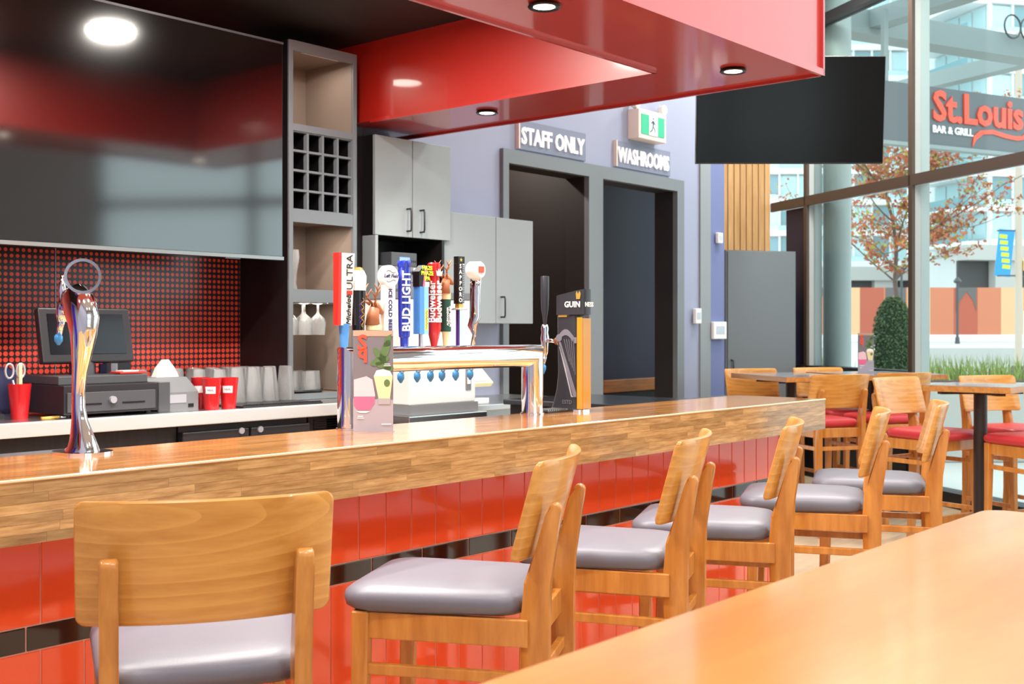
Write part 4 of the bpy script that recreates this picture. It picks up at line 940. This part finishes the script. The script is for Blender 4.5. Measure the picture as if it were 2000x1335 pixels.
# concrete barriers
jm = MB(); jm.prism([(-.3, 0), (.3, 0), (.26, .12), (.1, .35), (.08, .82), (-.08, .82), (-.1, .35), (-.26, .12)], 3.2, Matrix(((0, 0, 1, -1.6), (1, 0, 0, 0), (0, 1, 0, 0), (0, 0, 0, 1))))
jme = jm.mesh('concrete_barrier', 'concrete')
for i, (r, f, lab) in enumerate(((13.5, 33, 'grey concrete road barrier behind the planter, beside the banner pole'), (7.4, 33.4, 'grey concrete road barrier partly behind the topiary shrub'), (17.4, 33.3, 'grey concrete road barrier beyond the banner pole'))):
    tag(put('concrete_barrier', jme, None, street(r, f, .05), (0, 0, RZS)), lab, 'barrier', 'concrete road barriers')
# painted hoarding
hd = thing('hoarding', 'long wooden hoarding painted in orange, brick red, tan and grey arches', 'hoarding', street(20, 60, .8), RZS)
ms = ['hoard_tan', 'hoard_orange', 'hoard_red', 'hoard_orange', 'hoard_tan', 'hoard_red', 'hoard_orange']
for i in range(20):
    x = -8+1.22*i; MB().b2(x, x+1.21, 0, .05, .35, 2.8).build('panel', ms[i % 7], hd)
    if i % 3 == 0:
        MB().prism([(x+.1, 2.8), (x+1.15, 2.8), (x+1.15, 1.6), (x+1.0, 2.1), (x+.65, 2.6), (x+.3, 2.1), (x+.1, 1.5)], .03, Matrix.Rotation(R(90), 4, 'X')).build('arch_print', 'hoard_grey', hd)
MB().b2(-8, 16.4, -.2, .3, 0, .35).build('footing', 'spandrel', hd)
for i, (r, f, h_, lab) in enumerate(((18.9, 56, 3.4, 'dark slim street post before the hoarding, beside the topiary shrub'), (22.0, 57, 3.0, 'dark slim street post in front of the orange hoarding'))):
    t = thing('street_post', lab, 'post', street(r, f, .7), 0, 'slim street posts'); MB().lathe([(.12, 0), (.1, .3), (.06, .4), (.06, h_)], n=10).build('shaft', 'dark_grey', t, 40); MB().lathe([(.12, h_), (.2, h_+.1), (.05, h_+.3)], n=10).build('cap', 'dark_grey', t, 40)
bp = thing('banner_pole', 'pale concrete street pole with a blue banner, lamp and small sign', 'street pole', street(12.95, 29.5, -.03), RZS)
MB().lathe([(.16, 0), (.14, .5), (.09, .55), (.085, 9)], n=14).build('pole', mat('pole_tan', 'c9b9a8', .7), bp, 40); MB().lathe([(.2, 0), (.19, .45), (.17, .5)], n=14).build('pole_base', 'dark_grey', bp, 40)
bn = MB().box((-.36, 0, 3.38), (.40, .02, 1.2), rot=Matrix.Translation((-.36, 0, 3.38)).inverted() @ Matrix.Translation((-.36, 0, 3.38)) @ Matrix.Rotation(R(6), 4, 'Y')).build('banner', 'banner_blue', bp)
for q_ in range(6): MB().box((-.36-.015*(2.5-q_), -.013, 3.8-.155*q_), (.2, .01, .1), rot=Matrix.Rotation(R(6), 4, 'Y')).build('banner_print', 'neon', bp)
for z in (2.8, 3.95): MB().tube([(0, 0, z), (-.55, 0, z)], .02, 6).build('banner_arm', 'dark_grey', bp)
MB().tube([(0, 0, 2.75), (.6, 0, 2.8)], .035, 8).build('lamp_arm', 'dark_grey', bp); MB().lathe([(.05, 2.85), (.17, 2.95), (.16, 3.25), (.05, 3.35)], (.3, 0, 0), n=14).build('lamp_globe', 'lamp_yellow', bp, True)
sg_ = MB().b2(.12, .5, -.02, 0, 1.3, 1.9).build('notice', 'white', bp); MB().lathe([(.1, -.022), (.1, -.02)], (.3, 0, 1.72), n=16, axis='Y').build('notice_ring', 'red', sg_)
# street tree with spring buds
tr = thing('street_tree', 'bare young street tree with reddish spring buds', 'tree', street(7.75, 23, -.15), 0)
rnd = random.Random(11); wb = MB(); buds = []
def grow(p, d, L, r, lev):
    pts = [p]; q = p.copy(); dd = d.copy()
    for k in range(5):
        dd = (dd+Vector((rnd.gauss(0, .16), rnd.gauss(0, .16), rnd.gauss(0, .09)+.03))).normalized(); q = q+dd*L/5; pts.append(q.copy())
        if lev >= 1:
            for _ in range(3 if lev >= 2 else 1): buds.append(q+Vector((rnd.gauss(0, .05), rnd.gauss(0, .05), rnd.gauss(0, .05))))
    wb.tube(pts, [r*(1-.12*i) for i in range(6)], 6 if lev else 9)
    if lev < 3:
        for k in range((13, 5, 3)[lev]):
            i = rnd.randint(1, 5); a = rnd.uniform(0, 6.28); up = rnd.uniform(-.1, .55)
            nd = (Vector((math.cos(a), math.sin(a), up))+dd*.35).normalized(); grow(pts[i], nd, L*rnd.uniform(.5, .75) if lev else rnd.uniform(1.5, 2.4), r*.42, lev+1)
MB().tube([(0, 0, 0), (.03, .02, 1.0), (0, .05, 1.95)], [.085, .07, .055], 10).build('trunk', 'bark', tr, True)
grow(Vector((0, .05, 1.9)), Vector((0, 0, 1)), 3.0, .05, 0)
wb.build('branches', 'bark', tr, True)
for nm, m, sel in (('buds', 'bud', 0), ('young_leaves', 'bud_green', 1)):
    b = MB()
    for i, p in enumerate(buds):
        if (i % 4 == 0) != bool(sel): continue
        for _ in range(2):
            d = Vector((rnd.gauss(0, 1), rnd.gauss(0, 1), rnd.gauss(0, 1))).normalized(); e = d.orthogonal().normalized(); c_ = p+d*.03; s_ = rnd.uniform(.02, .045)
            b.bm.faces.new([b.bm.verts.new(x) for x in (c_-e*s_, c_+d*s_*1.6, c_+e*s_, c_-d*s_)])
    b.build(nm, m, tr)['kind'] = 'stuff'
# apartment towers across the street
def tower(lab, r, f, rz, wid, dep, nf, z0, cols, fh=3.0, balcony=None):
    t = thing('apartment_tower', lab, 'building', street(r, f, 0), rz)
    MB().b2(0, wid, .4, dep, 0, z0+nf*fh).build('core', 'spandrel', t)
    cw = wid/cols
    pm = MB().b2(.12, cw-.12, .1, .35, .75, fh-.45).mesh('window', 'glass_cyan'); pm2 = MB().b2(.12, cw-.12, .1, .35, .75, fh-.45).mesh('window', 'glass_deep')
    sp_ = MB().b2(-.1, wid+.1, -.25, .45, -.28, .28).mesh('floor_band', 'spandrel'); gl = MB().b2(0, wid, -.15, -.05, .28, .75).mesh('parapet_glass', 'glass_cyan')
    mm = MB().b2(-.1, .1, -.05, .4, .28, fh-.28).mesh('mullion', 'spandrel')
    rd = random.Random(int(r))
    for k in range(nf):
        z = z0+k*fh; put('floor_band', sp_, t, (0, 0, z)); put('parapet_glass', gl, t, (0, 0, z))
        for c_ in range(cols):
            put('window', pm if rd.random() < .6 else pm2, t, (c_*cw, 0, z)); put('mullion', mm, t, (c_*cw, 0, z))
        # side face (short end)
        if balcony:
            MB().b2(-2.2, 0, .2, dep*.8, z-.28, z+.1).build('balcony_slab', 'spandrel', t); MB().b2(-2.2, -2.12, .2, dep*.8, z+.1, z+1.0).build('balcony_glass', 'glass_deep', t)
            for q in range(4): MB().b2(-.15, -.02, .6+q*dep*.19, .6+q*dep*.19+dep*.16, z+.4, z+fh-.4).build('window', 'glass_cyan', t)
    put('floor_band', sp_, t, (0, 0, z0+nf*fh))
    # podium
    MB().b2(-3, wid+3, -1, .4, z0-1.6, z0-.3).build('podium_slab', 'concrete', t)
    for c_ in range(int(wid//6)+1): MB().b2(c_*6, c_*6+2.2, -.6, .3, 0, z0-1.6).build('podium_column', 'concrete', t)
    MB().b2(-3, wid+3, .35, .6, 0, z0-1.6).build('podium_recess', 'dark_open', t)
    return t
tower('pale apartment tower with cyan windows behind the young tree', 17, 112, RZS, 21.5, 14, 11, 7.8, 12)
tower('white-banded apartment tower with glass balconies behind the shop sign', 41.5, 100, RZS+R(14), 24, 10, 12, 9.0, 11, balcony=True)
# shop sign on the canopy outside
P0 = street(3.95, 12.2, 0)
sgn = thing('shop_sign', 'grey hanging shop sign reading St.Louis BAR & GRILL outside the glass', 'sign', (P0.x, P0.y, 3.38), RZS+R(27))
MB().b2(-.35, 3.1, 0, .08, 0, .63).build('board', 'sign_grey', sgn); MB().b2(-.35, 3.1, -.02, .09, -.04, 0).build('bottom_rail', 'canopy_grey', sgn)
text('St.Louis', .45, 'sign_red', sgn, (.67, -.012, .41), FACE_Y, ext=.01, bold=.013, align='LEFT'); text('BAR & GRILL', .11, 'letter_white', sgn, (.67, -.012, .17), FACE_Y, ext=.006, bold=.002, align='LEFT')
b = MB(); top_ = [(1.28, .02), (1.34, .10), (1.45, .17), (1.6, .185), (1.8, .155), (2.0, .14), (2.15, .17), (2.22, .26)]; bot = [(2.16, .26), (2.08, .20), (1.95, .19), (1.8, .205), (1.6, .235), (1.4, .21), (1.3, .14)]
b.prism(top_+bot, .012, Matrix.Translation((0, -.002, 0)) @ Matrix.Rotation(R(90), 4, 'X')); b.build('swoosh', 'sign_red', sgn)
for x in (0, 2.8): MB().b2(x, x+.06, .02, .07, .63, 1.4).build('hanger', 'canopy_grey', sgn)
cn = thing('entrance_canopy', 'grey steel canopy frame outside above the shop sign', 'canopy', (P0.x, P0.y, 0), RZS+R(27))
for y, z0, z1 in ((.6, 4.68, 4.95), (2.2, 4.35, 4.42), (-.4, 5.1, 5.3)): MB().b2(-3.2, 6, y, y+.3, z0, z1).build('beam', 'canopy_grey', cn)
for x in (-2.6, .35, 3.4): MB().b2(x, x+.22, -1.5, 4, 4.75, 4.95).build('cross_beam', 'canopy_grey', cn)
for x in (-1.75, 5.6): MB().b2(x, x+.12, 2.3, 2.42, -.17, 4.75).build('post', 'canopy_grey', cn)
b = MB(); 
for q in range(3): b.tube([(2.6+q*.28+.14*math.cos(a), .55, 5.02+.14*math.sin(a)) for a in [2*math.pi*k_/18 for k_ in range(18)]], .012, 6, closed=True)
b.build('scroll_ornament', 'dark_grey', cn, True)
cl = thing('round_column', 'thick pale column standing just outside the glass', 'column', on_glass(.7, .28, -.16)); MB().lathe([(.13, 0), (.13, 6)], n=28).build('shaft', 'canopy_grey', cl, 40)
